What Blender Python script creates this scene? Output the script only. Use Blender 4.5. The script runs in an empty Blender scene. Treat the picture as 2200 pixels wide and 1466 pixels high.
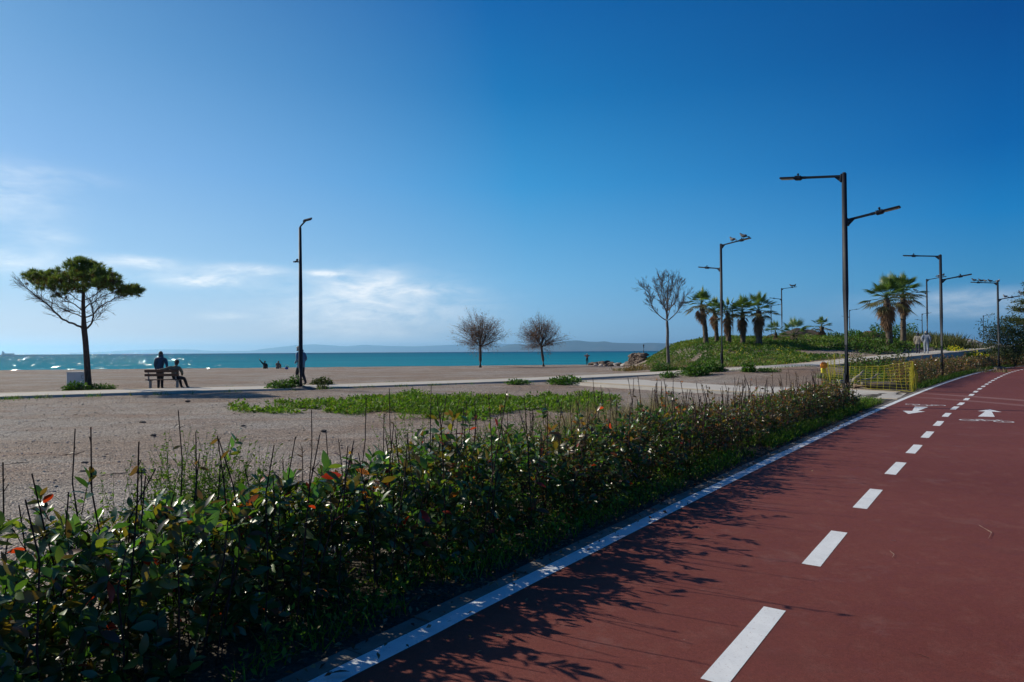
import bpy, bmesh, math, random
import numpy as np
from mathutils import Vector, Matrix, Quaternion, noise as mnoise

rnd = random.Random(7)
rng = np.random.default_rng(11)
S = bpy.context.scene
COL = S.collection
R = math.radians

# ------------------------------------------------------------------ camera
EYE = 1.55
F = 1467.0                     # focal length in photo pixels (24 mm on a 36 mm frame)
PITCH, ROLL = 0.848, -0.32
cam_d = bpy.data.cameras.new('camera')
cam_d.lens = 24.0; cam_d.sensor_width = 36.0
cam_d.clip_start = 0.05; cam_d.clip_end = 200000.0
cam = bpy.data.objects.new('camera', cam_d); COL.objects.link(cam)
RM = (Matrix.Rotation(R(90 + PITCH), 4, 'X') @ Matrix.Rotation(R(ROLL), 4, 'Z'))
cam.matrix_world = Matrix.Translation((0, 0, EYE)) @ RM
S.camera = cam
R3 = RM.to_3x3()

def ray(px, py):
    return (R3 @ Vector(((px - 1100) / F, (733 - py) / F, -1.0))).normalized()
def gp(px, py, z=0.0):                     # where a sight line meets the level z
    d = ray(px, py); t = (z - EYE) / d.z
    return Vector((d.x * t, d.y * t, z))
def at(px, py, Y):                         # where a sight line is Y metres out
    d = ray(px, py); t = Y / d.y
    return Vector((d.x * t, Y, EYE + d.z * t))

# ------------------------------------------------------------------ tagging
def tag(o, label=None, cat=None, group=None, kind=None):
    if label: o['label'] = label
    if cat: o['category'] = cat
    if group: o['group'] = group
    if kind: o['kind'] = kind
    return o
def empty(name, loc, label, cat, group=None, rz=0.0):
    o = bpy.data.objects.new(name, None); COL.objects.link(o)
    o.location = loc; o.rotation_euler = (0, 0, rz)
    o.empty_display_size = 0.2
    return tag(o, label, cat, group)
def copy_tree(o, parent=None):
    c = o.copy(); COL.objects.link(c); c.parent = parent
    for ch in o.children: copy_tree(ch, c)
    return c

# ------------------------------------------------------------------ mesh soup
class Soup:
    """collects shapes and links them as one mesh object"""
    def __init__(s):
        s.v = []; s.f3 = []; s.f4 = []; s.c = []; s.n = 0; s.m3 = []; s.m4 = []
    def add(s, verts, tris=None, quads=None, col=(1, 1, 1), mi=0):
        verts = np.asarray(verts, dtype=np.float64).reshape(-1, 3)
        k = len(verts)
        s.v.append(verts)
        col = np.asarray(col, dtype=np.float32)
        s.c.append(np.tile(col[:3], (k, 1)) if col.ndim == 1 else col[:, :3])
        if tris is not None and len(tris):
            a = np.asarray(tris, dtype=np.int64).reshape(-1, 3) + s.n
            s.f3.append(a); s.m3.append(np.full(len(a), mi))
        if quads is not None and len(quads):
            a = np.asarray(quads, dtype=np.int64).reshape(-1, 4) + s.n
            s.f4.append(a); s.m4.append(np.full(len(a), mi))
        s.n += k
    def scatter(s, tv, t3, t4, mats, pos, cols):
        """template verts (k,3), n frames (n,3,3) whose columns are the axes, n points, n colours"""
        n = len(pos)
        if n == 0: return
        k = len(tv)
        V = np.einsum('nij,kj->nki', mats, tv) + pos[:, None, :]
        off = (np.arange(n) * k)[:, None, None]
        T3 = (np.asarray(t3)[None] + off).reshape(-1, 3) if t3 is not None and len(t3) else None
        T4 = (np.asarray(t4)[None] + off).reshape(-1, 4) if t4 is not None and len(t4) else None
        s.add(V.reshape(-1, 3), T3, T4, np.repeat(np.asarray(cols, dtype=np.float32), k, axis=0))
    def build(s, name, mat, parent=None, smooth=False, loc=None):
        me = bpy.data.meshes.new(name)
        v = np.concatenate(s.v) if s.v else np.zeros((0, 3))
        f3 = np.concatenate(s.f3) if s.f3 else np.zeros((0, 3), int)
        f4 = np.concatenate(s.f4) if s.f4 else np.zeros((0, 4), int)
        me.vertices.add(len(v)); me.vertices.foreach_set('co', v.astype(np.float32).ravel())
        nl = f3.size + f4.size
        me.loops.add(nl)
        me.loops.foreach_set('vertex_index', np.concatenate([f3.ravel(), f4.ravel()]).astype(np.int32))
        npoly = len(f3) + len(f4)
        me.polygons.add(npoly)
        st = np.concatenate([np.arange(len(f3)) * 3, f3.size + np.arange(len(f4)) * 4]).astype(np.int32)
        me.polygons.foreach_set('loop_start', st)
        mi = np.concatenate(([np.concatenate(s.m3)] if s.m3 else []) + ([np.concatenate(s.m4)] if s.m4 else [])) if npoly else np.zeros(0)
        me.polygons.foreach_set('material_index', mi.astype(np.int32))
        me.polygons.foreach_set('use_smooth', np.full(npoly, smooth))
        me.update(calc_edges=True)
        if s.c:
            ca = me.color_attributes.new('Col', 'FLOAT_COLOR', 'POINT')
            c = np.concatenate(s.c); c4 = np.ones((len(c), 4), np.float32); c4[:, :3] = c
            ca.data.foreach_set('color', c4.ravel())
        me.validate()
        for m in (mat if isinstance(mat, (list, tuple)) else [mat]): me.materials.append(m)
        o = bpy.data.objects.new(name, me); COL.objects.link(o)
        if parent: o.parent = parent
        if loc is not None: o.location = loc
        return o

def frame(d):
    d = Vector(d).normalized()
    up = Vector((0, 0, 1)) if abs(d.z) < 0.95 else Vector((1, 0, 0))
    x = d.cross(up).normalized(); y = x.cross(d).normalized()
    return x, y, d
def tube(s, pts, radii, sides=6, col=(1, 1, 1), cap=True, mi=0):
    pts = [Vector(p) for p in pts]; n = len(pts)
    if not hasattr(radii, '__len__'): radii = [radii] * n
    ang = np.arange(sides) / sides * 2 * math.pi
    V = []
    px_ = None
    for i, p in enumerate(pts):
        d = pts[min(i + 1, n - 1)] - pts[max(i - 1, 0)]
        if d.length < 1e-9: d = Vector((0, 0, 1))
        x, y, _ = frame(d)
        if px_ is not None:
            dn = d.normalized(); x = (px_ - dn * px_.dot(dn))
            x = x.normalized() if x.length > 1e-6 else frame(d)[0]
            y = dn.cross(x)
        px_ = x
        xa, ya = np.array(x), np.array(y)
        V.append(np.array(p) + radii[i] * (np.cos(ang)[:, None] * xa + np.sin(ang)[:, None] * ya))
    V = np.concatenate(V); Q = []; T = []
    for i in range(n - 1):
        for j in range(sides):
            a = i * sides + j; b = i * sides + (j + 1) % sides
            Q.append((a, b, b + sides, a + sides))
    if cap:
        V = np.vstack([V, np.array(pts[0]), np.array(pts[-1])]); c0 = n * sides
        for j in range(sides):
            T.append((c0, (j + 1) % sides, j))
            T.append((c0 + 1, (n - 1) * sides + j, (n - 1) * sides + (j + 1) % sides))
    s.add(V, T, Q, col, mi)
def box(s, c, sx, sy, sz, M=None, col=(1, 1, 1), mi=0, bev=0.0):
    """box centred on c; corners cut by bev so that edges catch light"""
    bm = bmesh.new(); bmesh.ops.create_cube(bm, size=1.0)
    for v in bm.verts: v.co = Vector((v.co.x * sx, v.co.y * sy, v.co.z * sz))
    if bev > 0:
        bmesh.ops.bevel(bm, geom=list(bm.edges), offset=bev, segments=1, affect='EDGES')
    bmesh.ops.triangulate(bm, faces=[f for f in bm.faces if len(f.verts) > 4])
    V = []
    for v in bm.verts:
        p = (M @ v.co) if M is not None else v.co
        V.append((p.x + c[0], p.y + c[1], p.z + c[2]))
    T = []; Q = []
    for f in bm.faces:
        i = [v.index for v in f.verts]
        (T if len(i) == 3 else Q).append(i)
    bm.free()
    s.add(V, T, Q, col, mi)
_ico = {}
def ico(sub):
    if sub not in _ico:
        bm = bmesh.new(); bmesh.ops.create_icosphere(bm, subdivisions=sub, radius=1.0)
        _ico[sub] = (np.array([v.co[:] for v in bm.verts]), np.array([[v.index for v in f.verts] for f in bm.faces])); bm.free()
    return _ico[sub]
def ball(s, c, r, sub=2, M=None, rough=0.0, seed=0, col=(1, 1, 1), mi=0, freq=1.5):
    V, T = ico(sub); V = V.copy()
    if rough:
        for i, p in enumerate(V):
            V[i] = p * (1 + rough * mnoise.noise(Vector(p) * freq + Vector((seed * 3.1, seed * 1.7, seed))))
    V = V * np.array(r if hasattr(r, '__len__') else (r, r, r))
    if M is not None: V = V @ np.array(M.to_3x3()).T
    s.add(V + np.array(c), T, None, col, mi)

def frames(d, roll=None):
    """n direction rows -> (n,3,3) frames whose Y column is the direction"""
    d = d / np.linalg.norm(d, axis=1, keepdims=True)
    a = np.where(np.abs(d[:, 2:3]) < 0.95, np.array([[0, 0, 1.0]]), np.array([[1.0, 0, 0]]))
    x = np.cross(d, a); x /= np.linalg.norm(x, axis=1, keepdims=True)
    z = np.cross(x, d)
    if roll is not None:
        c, s_ = np.cos(roll)[:, None], np.sin(roll)[:, None]
        x, z = x * c + z * s_, z * c - x * s_
    return np.stack([x, d, z], axis=2)
def n1(x, seed=0.0): return mnoise.noise(Vector((x, seed * 7.3 + 0.37, 0.11)))
def n2(x, y, seed=0.0): return mnoise.noise(Vector((x, y, seed * 5.1 + 0.21)))
def sst(a, b, x):
    t = np.clip((x - a) / (b - a), 0, 1); return t * t * (3 - 2 * t)

# ------------------------------------------------------------------ materials
def mat(name):
    m = bpy.data.materials.new(name); m.use_nodes = True
    nt = m.node_tree; nt.nodes.clear()
    return m, nt
class N:
    """small node-graph helper"""
    def __init__(s, nt): s.nt = nt
    def __call__(s, typ, ins=None, **props):
        n = s.nt.nodes.new(typ)
        for k, v in props.items(): setattr(n, k, v)
        for k, v in (ins or {}).items():
            if isinstance(v, bpy.types.NodeSocket): s.nt.links.new(v, n.inputs[k])
            else: n.inputs[k].default_value = v
        return n
    def ramp(s, fac, stops):
        n = s.nt.nodes.new('ShaderNodeValToRGB'); s.nt.links.new(fac, n.inputs[0])
        e = n.color_ramp.elements
        while len(e) < len(stops): e.new(0.5)
        for el, (p, c) in zip(e, stops):
            el.position = p; el.color = (c[0], c[1], c[2], 1) if hasattr(c, '__len__') else (c, c, c, 1)
        return n.outputs[0]
    def mix(s, f, a, b, typ='MIX'):
        n = s.nt.nodes.new('ShaderNodeMix'); n.data_type = 'RGBA'; n.blend_type = typ
        for k, v in ((0, f), (6, a), (7, b)):
            if isinstance(v, bpy.types.NodeSocket): s.nt.links.new(v, n.inputs[k])
            else: n.inputs[k].default_value = (v[0], v[1], v[2], 1) if hasattr(v, '__len__') else v
        return n.outputs[2]
    def math(s, op, a, b=None, c=None):
        n = s.nt.nodes.new('ShaderNodeMath'); n.operation = op
        for k, v in enumerate((a, b, c)):
            if v is None: continue
            if isinstance(v, bpy.types.NodeSocket): s.nt.links.new(v, n.inputs[k])
            else: n.inputs[k].default_value = v
        return n.outputs[0]
    def noise(s, co, scale, detail=4, rough=0.55, dist=0.0):
        return s('ShaderNodeTexNoise', {'Vector': co, 'Scale': scale, 'Detail': detail, 'Roughness': rough, 'Distortion': dist}).outputs[0]
    def coords(s, sc=(1, 1, 1), rot=(0, 0, 0), obj=True):
        c = s('ShaderNodeTexCoord').outputs['Object'] if obj else s('ShaderNodeNewGeometry').outputs['Position']
        return s('ShaderNodeMapping', {'Vector': c, 'Scale': sc, 'Rotation': rot}).outputs[0]
    def out(s, sh, disp=None):
        o = s.nt.nodes.new('ShaderNodeOutputMaterial'); s.nt.links.new(sh, o.inputs[0]); return o

def simple(name, c, rough=0.6, var=0.12, scale=8.0, metal=0.0, spec=0.4, bump=0.0, dirt=None):
    """painted / plain surface with a little uneven colour and gloss"""
    m, nt = mat(name); g = N(nt); co = g.coords()
    nz = g.noise(co, scale, 5, 0.6)
    lo = [x * (1 - var) for x in c]; hi = [min(1, x * (1 + var)) for x in c]
    colr = g.ramp(nz, [(0.3, lo), (0.7, hi)])
    if dirt:
        nd = g.noise(co, scale * 0.35, 6, 0.65)
        f = g.ramp(nd, [(0.5, 0.0), (0.7, 0.6)])
        colr = g.mix(f, colr, dirt)
    rr = g.ramp(nz, [(0.2, rough * 0.85), (0.8, min(1, rough * 1.15))])
    ins = {'Base Color': colr, 'Roughness': rr, 'Metallic': metal, 'Specular IOR Level': spec}
    p = g('ShaderNodeBsdfPrincipled', ins)
    if bump:
        b = g('ShaderNodeBump', {'Height': nz, 'Strength': bump, 'Distance': 0.02}); nt.links.new(b.outputs[0], p.inputs['Normal'])
    g.out(p.outputs[0]); return m
def leafy(name, rough=0.4, trans=0.35, spec=0.4, tint=(1.25, 1.25, 0.55), gain=1.0):
    """leaf: colour from the mesh, light passes through from behind"""
    m, nt = mat(name); g = N(nt)
    a = g('ShaderNodeAttribute', attribute_name='Col').outputs[0]
    if gain != 1.0: a = g.mix(1.0, a, (gain,) * 3, 'MULTIPLY')
    p = g('ShaderNodeBsdfPrincipled', {'Base Color': a, 'Roughness': rough, 'Specular IOR Level': spec})
    t = g('ShaderNodeBsdfTranslucent', {'Color': g.mix(1.0, a, tint, 'MULTIPLY')})
    mx = g('ShaderNodeMixShader', {0: trans, 1: p.outputs[0], 2: t.outputs[0]})
    g.out(mx.outputs[0]); return m
def bark(name, c1, c2, scale=14.0):
    m, nt = mat(name); g = N(nt)
    co = g.coords(sc=(1, 1, 0.25))
    nz = g.noise(co, scale, 6, 0.65, 0.6)
    p = g('ShaderNodeBsdfPrincipled', {'Base Color': g.ramp(nz, [(0.35, c1), (0.65, c2)]), 'Roughness': 0.9, 'Specular IOR Level': 0.2})
    b = g('ShaderNodeBump', {'Height': nz, 'Strength': 0.8, 'Distance': 0.03}); nt.links.new(b.outputs[0], p.inputs['Normal'])
    g.out(p.outputs[0]); return m
# ------------------------------------------------------------------ sun and sky
SUN_EL = 28.5
SHADOW = Vector((0.88, -0.475))                 # where shadows fall on the ground
to_sun = Vector((-SHADOW.x * math.cos(R(SUN_EL)), -SHADOW.y * math.cos(R(SUN_EL)), math.sin(R(SUN_EL)) * SHADOW.length)).normalized()
sd = bpy.data.lights.new('sun', 'SUN'); sd.energy = 4.1; sd.angle = R(0.5); sd.color = (1.0, 0.92, 0.76)
sun = bpy.data.objects.new('sun', sd); COL.objects.link(sun)
sun.rotation_euler = to_sun.to_track_quat('Z', 'Y').to_euler()
SUN_ROT = math.atan2(to_sun.x, to_sun.y)

w = bpy.data.worlds.new('World'); S.world = w; w.use_nodes = True
nt = w.node_tree; nt.nodes.clear(); g = N(nt)
sky = g('ShaderNodeTexSky', sky_type='NISHITA', sun_disc=False, sun_elevation=R(SUN_EL), sun_rotation=SUN_ROT,
        altitude=0.0, air_density=1.0, dust_density=0.5, ozone_density=4.0)
gm = g('ShaderNodeGamma', {'Color': g.mix(1.0, sky.outputs[0], (0.1, 0.1, 0.1), 'MULTIPLY'), 'Gamma': 1.5})
hs = g('ShaderNodeHueSaturation', {'Saturation': 1.25, 'Value': 10.0, 'Color': gm.outputs[0]})
dirv = g('ShaderNodeTexCoord').outputs['Generated']
sep = g('ShaderNodeSeparateXYZ', {0: dirv})
az = g.math('ARCTAN2', sep.outputs[0], sep.outputs[1]); el = g.math('ARCSINE', sep.outputs[2])
wv = g('ShaderNodeCombineXYZ', {0: az, 1: el, 2: 0.0}).outputs[0]
wmap = g('ShaderNodeMapping', {'Vector': wv, 'Scale': (9, 34, 1), 'Rotation': (0, 0, R(-10))}).outputs[0]
wn = g.noise(wmap, 1.0, 9, 0.62, 0.9)
wn2 = g.noise(g('ShaderNodeMapping', {'Vector': wv, 'Scale': (30, 90, 1), 'Rotation': (0, 0, R(-14))}).outputs[0], 1.0, 6, 0.6, 0.6)
total = None
def dir_of(px, py):
    d = ray(px, py); return math.atan2(d.x, d.y), math.asin(d.z)
for px, py, rx, ry, s_ in [(790, 672, 195, 62, 0.56), (800, 612, 70, 26, 0.55), (300, 563, 55, 10, 0.65), (440, 605, 75, 11, 0.75),
                           (385, 588, 90, 12, 0.22), (530, 580, 60, 10, 0.7), (705, 588, 40, 6, 0.8), (15, 425, 75, 48, 0.26),
                           (15, 560, 100, 20, 0.5), (118, 512, 40, 15, 0.28), (2060, 640, 130, 14, 0.25), (2090, 668, 170, 12, 0.2),
                           (480, 680, 36, 7, 0.35), (940, 625, 60, 8, 0.22), (120, 380, 80, 14, 0.15)]:
    a0, e0 = dir_of(px, py); ra = rx / F; re = ry / F
    u = g.math('DIVIDE', g.math('SUBTRACT', az, a0), ra); v = g.math('DIVIDE', g.math('SUBTRACT', el, e0), re)
    q = g.math('ADD', g.math('MULTIPLY', u, u), g.math('MULTIPLY', v, v))
    b = g.math('MULTIPLY', g.math('EXPONENT', g.math('MULTIPLY', q, -0.9)), s_)
    total = b if total is None else g.math('ADD', total, b)
nf = g.math('ADD', g.math('MULTIPLY', g.math('SUBTRACT', wn, 0.5), 3.4), g.math('MULTIPLY', g.math('SUBTRACT', wn2, 0.5), 1.8))
cl = g.math('MULTIPLY', total, g.math('ADD', nf, 0.95))
cl = g('ShaderNodeClamp', {0: cl, 1: 0.0, 2: 0.92}).outputs[0]
CLOUD = (8.8, 9.3, 9.8)
sunside = g('ShaderNodeVectorMath', {0: dirv, 1: Vector((to_sun.x, to_sun.y, 0)).normalized()}, operation='DOT_PRODUCT').outputs['Value']
up = g.math('SQRT', g.math('DIVIDE', g.math('MAXIMUM', el, 0.0), math.pi / 2))
def vault(st):                       # deep clear-air colour against height above the horizon
    return g.ramp(up, [(math.sqrt(e / 90.0), c) for e, c in st])
va = vault([(0, (.92, .77, .72)), (5, (.385, .605, .82)), (14, (.205, .41, .72)), (22, (.115, .30, .58)), (30, (.07, .22, .47)), (45, (.05, .15, .34)), (90, (.006, .04, .14))])
vb = vault([(0, (.40, .60, .77)), (6, (.156, .43, .716)), (13.6, (.038, .283, .61)), (20.7, (.007, .171, .456)), (27.4, (.002, .115, .376)), (40, (.0, .055, .20)), (90, (.0, .025, .10))])
vc = vault([(0, (.17, .35, .55)), (5, (.045, .262, .515)), (9.5, (.007, .188, .485)), (14, (.0, .114, .376)), (22, (.0, .065, .262)), (40, (.0, .035, .15)), (90, (.0, .022, .09))])
fa = g('ShaderNodeMapRange', {'Value': sunside, 'From Min': 0.45, 'From Max': 0.88}).outputs[0]
fb = g('ShaderNodeMapRange', {'Value': sunside, 'From Min': -0.12, 'From Max': 0.45}).outputs[0]
clear = g.mix(1.0, g.mix(fa, g.mix(fb, vc, vb), va), (10.0, 10.0, 10.0), 'MULTIPLY')
skyg = g.mix(0.98, hs.outputs[0], clear)
sdot = g('ShaderNodeVectorMath', {0: dirv, 1: to_sun}, operation='DOT_PRODUCT').outputs['Value']
sang = g.math('ARCCOSINE', g.math('MINIMUM', g.math('MAXIMUM', sdot, -1.0), 1.0))
glow = g.math('ADD', g.math('MULTIPLY', g.math('EXPONENT', g.math('DIVIDE', sang, -0.09)), 20.0), g.math('MULTIPLY', g.math('EXPONENT', g.math('DIVIDE', sang, -0.045)), 120.0))
aur = g('ShaderNodeCombineXYZ', {0: glow, 1: glow, 2: g.math('MULTIPLY', glow, 0.96)}).outputs[0]
skyg = g.mix(1.0, skyg, aur, 'ADD')
skyc = g.mix(cl, skyg, CLOUD)
bg = g('ShaderNodeBackground', {'Color': skyc, 'Strength': 0.10})
o_ = g('ShaderNodeOutputWorld'); nt.links.new(bg.outputs[0], o_.inputs[0])
S.view_settings.view_transform = 'Standard'; S.view_settings.look = 'None'
S.view_settings.exposure = 0.15; S.view_settings.gamma = 1.0
S.cycles.use_denoising = True
S.cycles.max_bounces = 6; S.cycles.transparent_max_bounces = 8; S.cycles.volume_bounces = 0
S.cycles.sample_clamp_indirect = 6.0

# ------------------------------------------------------------------ the cycle path's run
line_px = [(709.5, 1459), (907, 1363.6), (1168.6, 1229.5), (1316, 1157.7), (1475.5, 1076), (1657, 985), (1727, 957), (1836, 902.7),
           (1909, 871.8), (2000, 834.5), (2050, 816.4), (2091, 803.4), (2145.6, 793), (2200, 787)]
lp = np.array([gp(x, y, 0.03)[:2] for x, y in line_px])
th = R(35.5); ux = np.array([math.sin(th), math.cos(th)]); uy = np.array([-math.cos(th), math.sin(th)])
S_ = lp @ ux; D_ = lp @ uy
cf = np.polyfit(S_, D_, 5, w=1.0 / S_)
smax = S_.max()
def line_pt(s):
    if s < 3.0:
        d = np.polyval(cf, 3.0) + (s - 3.0) * np.polyval(np.polyder(cf), 3.0)
    elif s > smax:
        d = np.polyval(cf, smax) + (s - smax) * np.polyval(np.polyder(cf), smax) - 0.0018 * (s - smax) ** 2
    else: d = np.polyval(cf, s)
    return ux * s + uy * d
ss = np.concatenate([np.arange(-12, 60, 0.4), np.arange(60, 190, 1.5)])
LP = np.array([line_pt(s) for s in ss])
dl = np.gradient(LP, axis=0); dl /= np.linalg.norm(dl, axis=1, keepdims=True)
LN = np.stack([-dl[:, 1], dl[:, 0]], 1)         # left normal
arc = np.concatenate([[0], np.cumsum(np.linalg.norm(np.diff(LP, axis=0), axis=1))])
arc -= np.interp(3.0, LP[:, 1], arc)            # arc 0 where the line passes 3 m ahead
def road(s, off):
    """point at arc s, off metres LEFT of the edge line (negative: on the red surface), and the heading there"""
    x = np.interp(s, arc, LP[:, 0]); y = np.interp(s, arc, LP[:, 1])
    tx = np.interp(s, arc, dl[:, 0]); ty = np.interp(s, arc, dl[:, 1]); L = math.hypot(tx, ty); tx /= L; ty /= L
    return Vector((x - ty * off, y + tx * off)), Vector((tx, ty))
def road_dist(P):
    """signed distance to the edge line of many points (left positive) and arc length"""
    out = np.full(len(P), 1e9); sg = np.zeros(len(P)); ar = np.zeros(len(P))
    A = LP[::2]; NN = LN[::2]; AR = arc[::2]
    for i0 in range(0, len(P), 4000):
        d = P[i0:i0 + 4000, None, :] - A[None]
        q = (d ** 2).sum(2); k = q.argmin(1); idx = np.arange(len(k))
        dv = d[idx, k]
        out[i0:i0 + 4000] = np.sqrt(q[idx, k]); sg[i0:i0 + 4000] = (dv * NN[k]).sum(1); ar[i0:i0 + 4000] = AR[k]
    return np.where((np.abs(sg) < 3) & (out < 3.2), sg, np.sign(sg) * out), ar
CENTRE = -1.72                                   # the dashes, about
WIDE = 2 * CENTRE

# ------------------------------------------------------------------ terrain
path_c = [(-420, 867, 19.5), (-200, 857, 21.7), (0, 848.5, 24), (200, 842.3, 25.6), (400, 836.5, 27.3), (640, 831, 29.6), (820, 825.3, 31.6),
          (1000, 819.5, 33.6), (1180, 812.5, 35.8), (1340, 805, 36.8), (1480, 798, 37.5), (1650, 788.5, 39), (1760, 781.5, 41.5),
          (1870, 769.5, 46), (1980, 759.5, 53), (2060, 752, 62), (2150, 744, 76), (2260, 742, 95)]
PC = [at(*c) for c in path_c]
branch_c = [(1330, 816, 33.0), (1450, 823, 29.3), (1600, 833, 26.4), (1760, 841, 24.2), (1880, 847.5, 22.6)]
BC = [at(*c) for c in branch_c]
ctrl = []
for p in PC: ctrl.append((p.x, p.y, p.z - 0.10))
for p in BC: ctrl.append((p.x, p.y, p.z - 0.08))
def cpx(*l):
    for px, py, Y in l:
        p = at(px, py, Y); ctrl.append((p.x, p.y, p.z))
cpx((1345, 789, 58), (1400, 790, 49), (1480, 787, 46), (1560, 783, 46), (1650, 779, 46), (1760, 768, 49), (1850, 762, 52),     # foot of the mound
    (1372, 769, 63), (1410, 752, 62), (1440, 745, 61), (1480, 742.5, 60), (1520, 744, 60), (1560, 746, 58), (1600, 746.5, 57), (1660, 747.5, 57),
    (1710, 748, 57), (1760, 747, 58), (1850, 741, 60), (1920, 742.5, 60), (1975, 742.5, 66), (2040, 740, 76), (1440, 767, 53), (1520, 767, 52), (1600, 767, 52), (1680, 763, 52),
    (1440, 742, 75), (1480, 741, 82), (1551, 797, 35), (1551, 806, 31), (1700, 800, 33), (2010, 770, 42), (2070, 756, 56), (2110, 745, 70),
    (1905, 744, 57), (1820, 780, 33), (1900, 790, 31))
ctrl += [(-60, 20, 0.0), (-30, 15, 0), (-12, 10, 0), (0, 12, 0), (-5, 20, 0.0), (5, 24, 0.02), (2, 30, 0.03), (-60, 34, 0), (-20, 24, 0.0), (9, 18.5, 0.0), (12, 23, 0.0),
         (-40, 45, -.06), (-15, 50, -.14), (0, 50, -.12), (8, 52, .0), (-50, 70, -.34), (-10, 70, -.34), (10, 66, -.2), (-40, 90, -.5), (0, 100, -.58),
         (12, 80, -.35), (14, 95, -.45), (22, 80, 2.2), (32, 82, 2.35), (44, 86, 2.3), (34, 110, 2.4), (60, 112, 2.3), (50, 150, 2.4), (90, 150, 2.3), (80, 220, 2.4),
         (150, 220, 2), (60, 82, 1.4), (44, 62, .3), (37, 56, .3), (26, 38, .08), (20, 27, .0), (40, 40, 0), (80, 60, 0), (150, 100, 0), (-60, 0, 0), (30, 0, 0), (60, 20, 0),
         (120, 150, 1.6), (75, 100, 1.6), (-130, 60, -.3), (200, 60, 0), (260, 160, 0.5), (-130, 10, 0)]
CT = np.array(ctrl, float)
def tps(r2): return 0.5 * r2 * np.log(r2 + 1e-9)
A_ = CT[:, :2] / 30.0
K_ = tps(((A_[:, None] - A_[None]) ** 2).sum(2)) + 2e-3 * np.eye(len(A_))
Pm = np.hstack([np.ones((len(A_), 1)), A_])
M_ = np.block([[K_, Pm], [Pm.T, np.zeros((3, 3))]])
wts = np.linalg.solve(M_, np.concatenate([CT[:, 2], np.zeros(3)]))
def shore_y(x): return 104 + 0.33 * x
def height(P):
    P = np.atleast_2d(np.asarray(P, float)); z = np.zeros(len(P))
    for i in range(0, len(P), 8000):
        q = P[i:i + 8000] / 30.0
        z[i:i + 8000] = tps(((q[:, None] - A_[None]) ** 2).sum(2)) @ wts[:-3] + wts[-3] + q @ wts[-2:]
    x, y = P[:, 0], P[:, 1]
    far = sst(120, 230, y) + sst(120, 220, np.abs(x)) + sst(-5, -40, y)
    z = np.clip(z, -1.2, 2.75)
    flat = sst(3, 16, y) * sst(60, 10, np.abs(x - 0) * 0 + np.maximum(0, -x))           # the near ground is level
    z = np.where(y < 16, z * sst(8, 16, y), z)
    z = z * (1 - np.clip(far, 0, 1)) + np.where(x > 20, np.clip((y - 60) / 60, 0, 1) * 2.2, 0) * np.clip(far, 0, 1)
    d, _ = road_dist(P)
    off = np.where(d > 0, d, np.maximum(0, -d + WIDE))
    z = z * sst(1.6, 7.0, off)
    z = np.where(off < 1.2, np.minimum(z, 0.0), z)
    land = x - (12 + np.maximum(0, y - 70) * 0.33)
    z = np.where(y < 42, np.maximum(z, 0.0), z)
    wb_ = sst(45, 53, y) * (1 - sst(-3, 5, land))
    z = z * (1 - wb_) - np.maximum(0, y - 32) * 0.0085 * wb_
    drop = np.maximum(0, y - shore_y(x)) * 0.085 * (1 - sst(-4, 5, land))
    z = z - drop - np.where((land < 0) & (y > 75), 0.0, 0.0)
    return np.maximum(z, -4.0)
def hz(x, y): return float(height([(x, y)])[0])
def on_ground(px, py, Y):
    """the ground under the sight line of a pixel at depth Y"""
    p = at(px, py, Y); return Vector((p.x, p.y, hz(p.x, p.y)))

xs = np.concatenate([np.arange(-420, -120, 20), np.arange(-120, -40, 2.0), np.arange(-40, 60, 0.8), np.arange(60, 130, 2.0), np.arange(130, 460, 20)])
ys = np.concatenate([np.arange(-80, -6, 10), np.arange(-6, 30, 0.6), np.arange(30, 80, 0.8), np.arange(80, 130, 1.6), np.arange(130, 250, 5), np.arange(250, 520, 25)])
GX, GY = np.meshgrid(xs, ys); P_ = np.stack([GX.ravel(), GY.ravel()], 1)
GZ = height(P_)
rd, ra_ = road_dist(P_)
inroad = (rd < 0.35) & (rd > WIDE - 0.35)
wob = np.array([0.035 * n2(x * 0.35, y * 0.35, 1) + 0.018 * n2(x * 1.1, y * 1.1, 2) for x, y in P_])
GZ = GZ + np.where(inroad, 0, wob * sst(0.3, 2.0, np.where(rd > 0, rd, WIDE - rd)))
GZ = np.where((rd < 0.9) & (rd > WIDE - 0.9), GZ - 0.03, GZ)
nx, ny = len(xs), len(ys)
ii = (np.arange(ny - 1)[:, None] * nx + np.arange(nx - 1)[None]).ravel()
gs = Soup(); gs.add(np.column_stack([P_, GZ]), None, np.stack([ii, ii + 1, ii + nx + 1, ii + nx], 1))

m_ground, nt = mat('gravel'); g = N(nt)
co = g.coords(obj=False)
big = g.noise(co, 0.10, 5, 0.6, 0.4); mid = g.noise(co, 0.7, 6, 0.65); fine = g.noise(co, 22, 4, 0.7)
streak = g.noise(g('ShaderNodeMapping', {'Vector': co, 'Scale': (0.18, 0.75, 1), 'Rotation': (0, 0, R(12))}).outputs[0], 1.0, 5, 0.6, 0.3)
vor = g('ShaderNodeTexVoronoi', {'Vector': co, 'Scale': 42.0})
vor2 = g('ShaderNodeTexVoronoi', {'Vector': co, 'Scale': 95.0})
base = g.ramp(big, [(0.34, (0.355, 0.322, 0.296)), (0.5, (0.32, 0.268, 0.228)), (0.64, (0.27, 0.188, 0.140))])
base = g.mix(g.ramp(streak, [(0.47, 0.0), (0.66, 0.8)]), base, (0.285, 0.19, 0.14))
base = g.mix(g.ramp(mid, [(0.45, 0.0), (0.7, 0.45)]), base, (0.46, 0.40, 0.355))
pat = g.noise(co, 0.28, 7, 0.7, 0.6)
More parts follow.
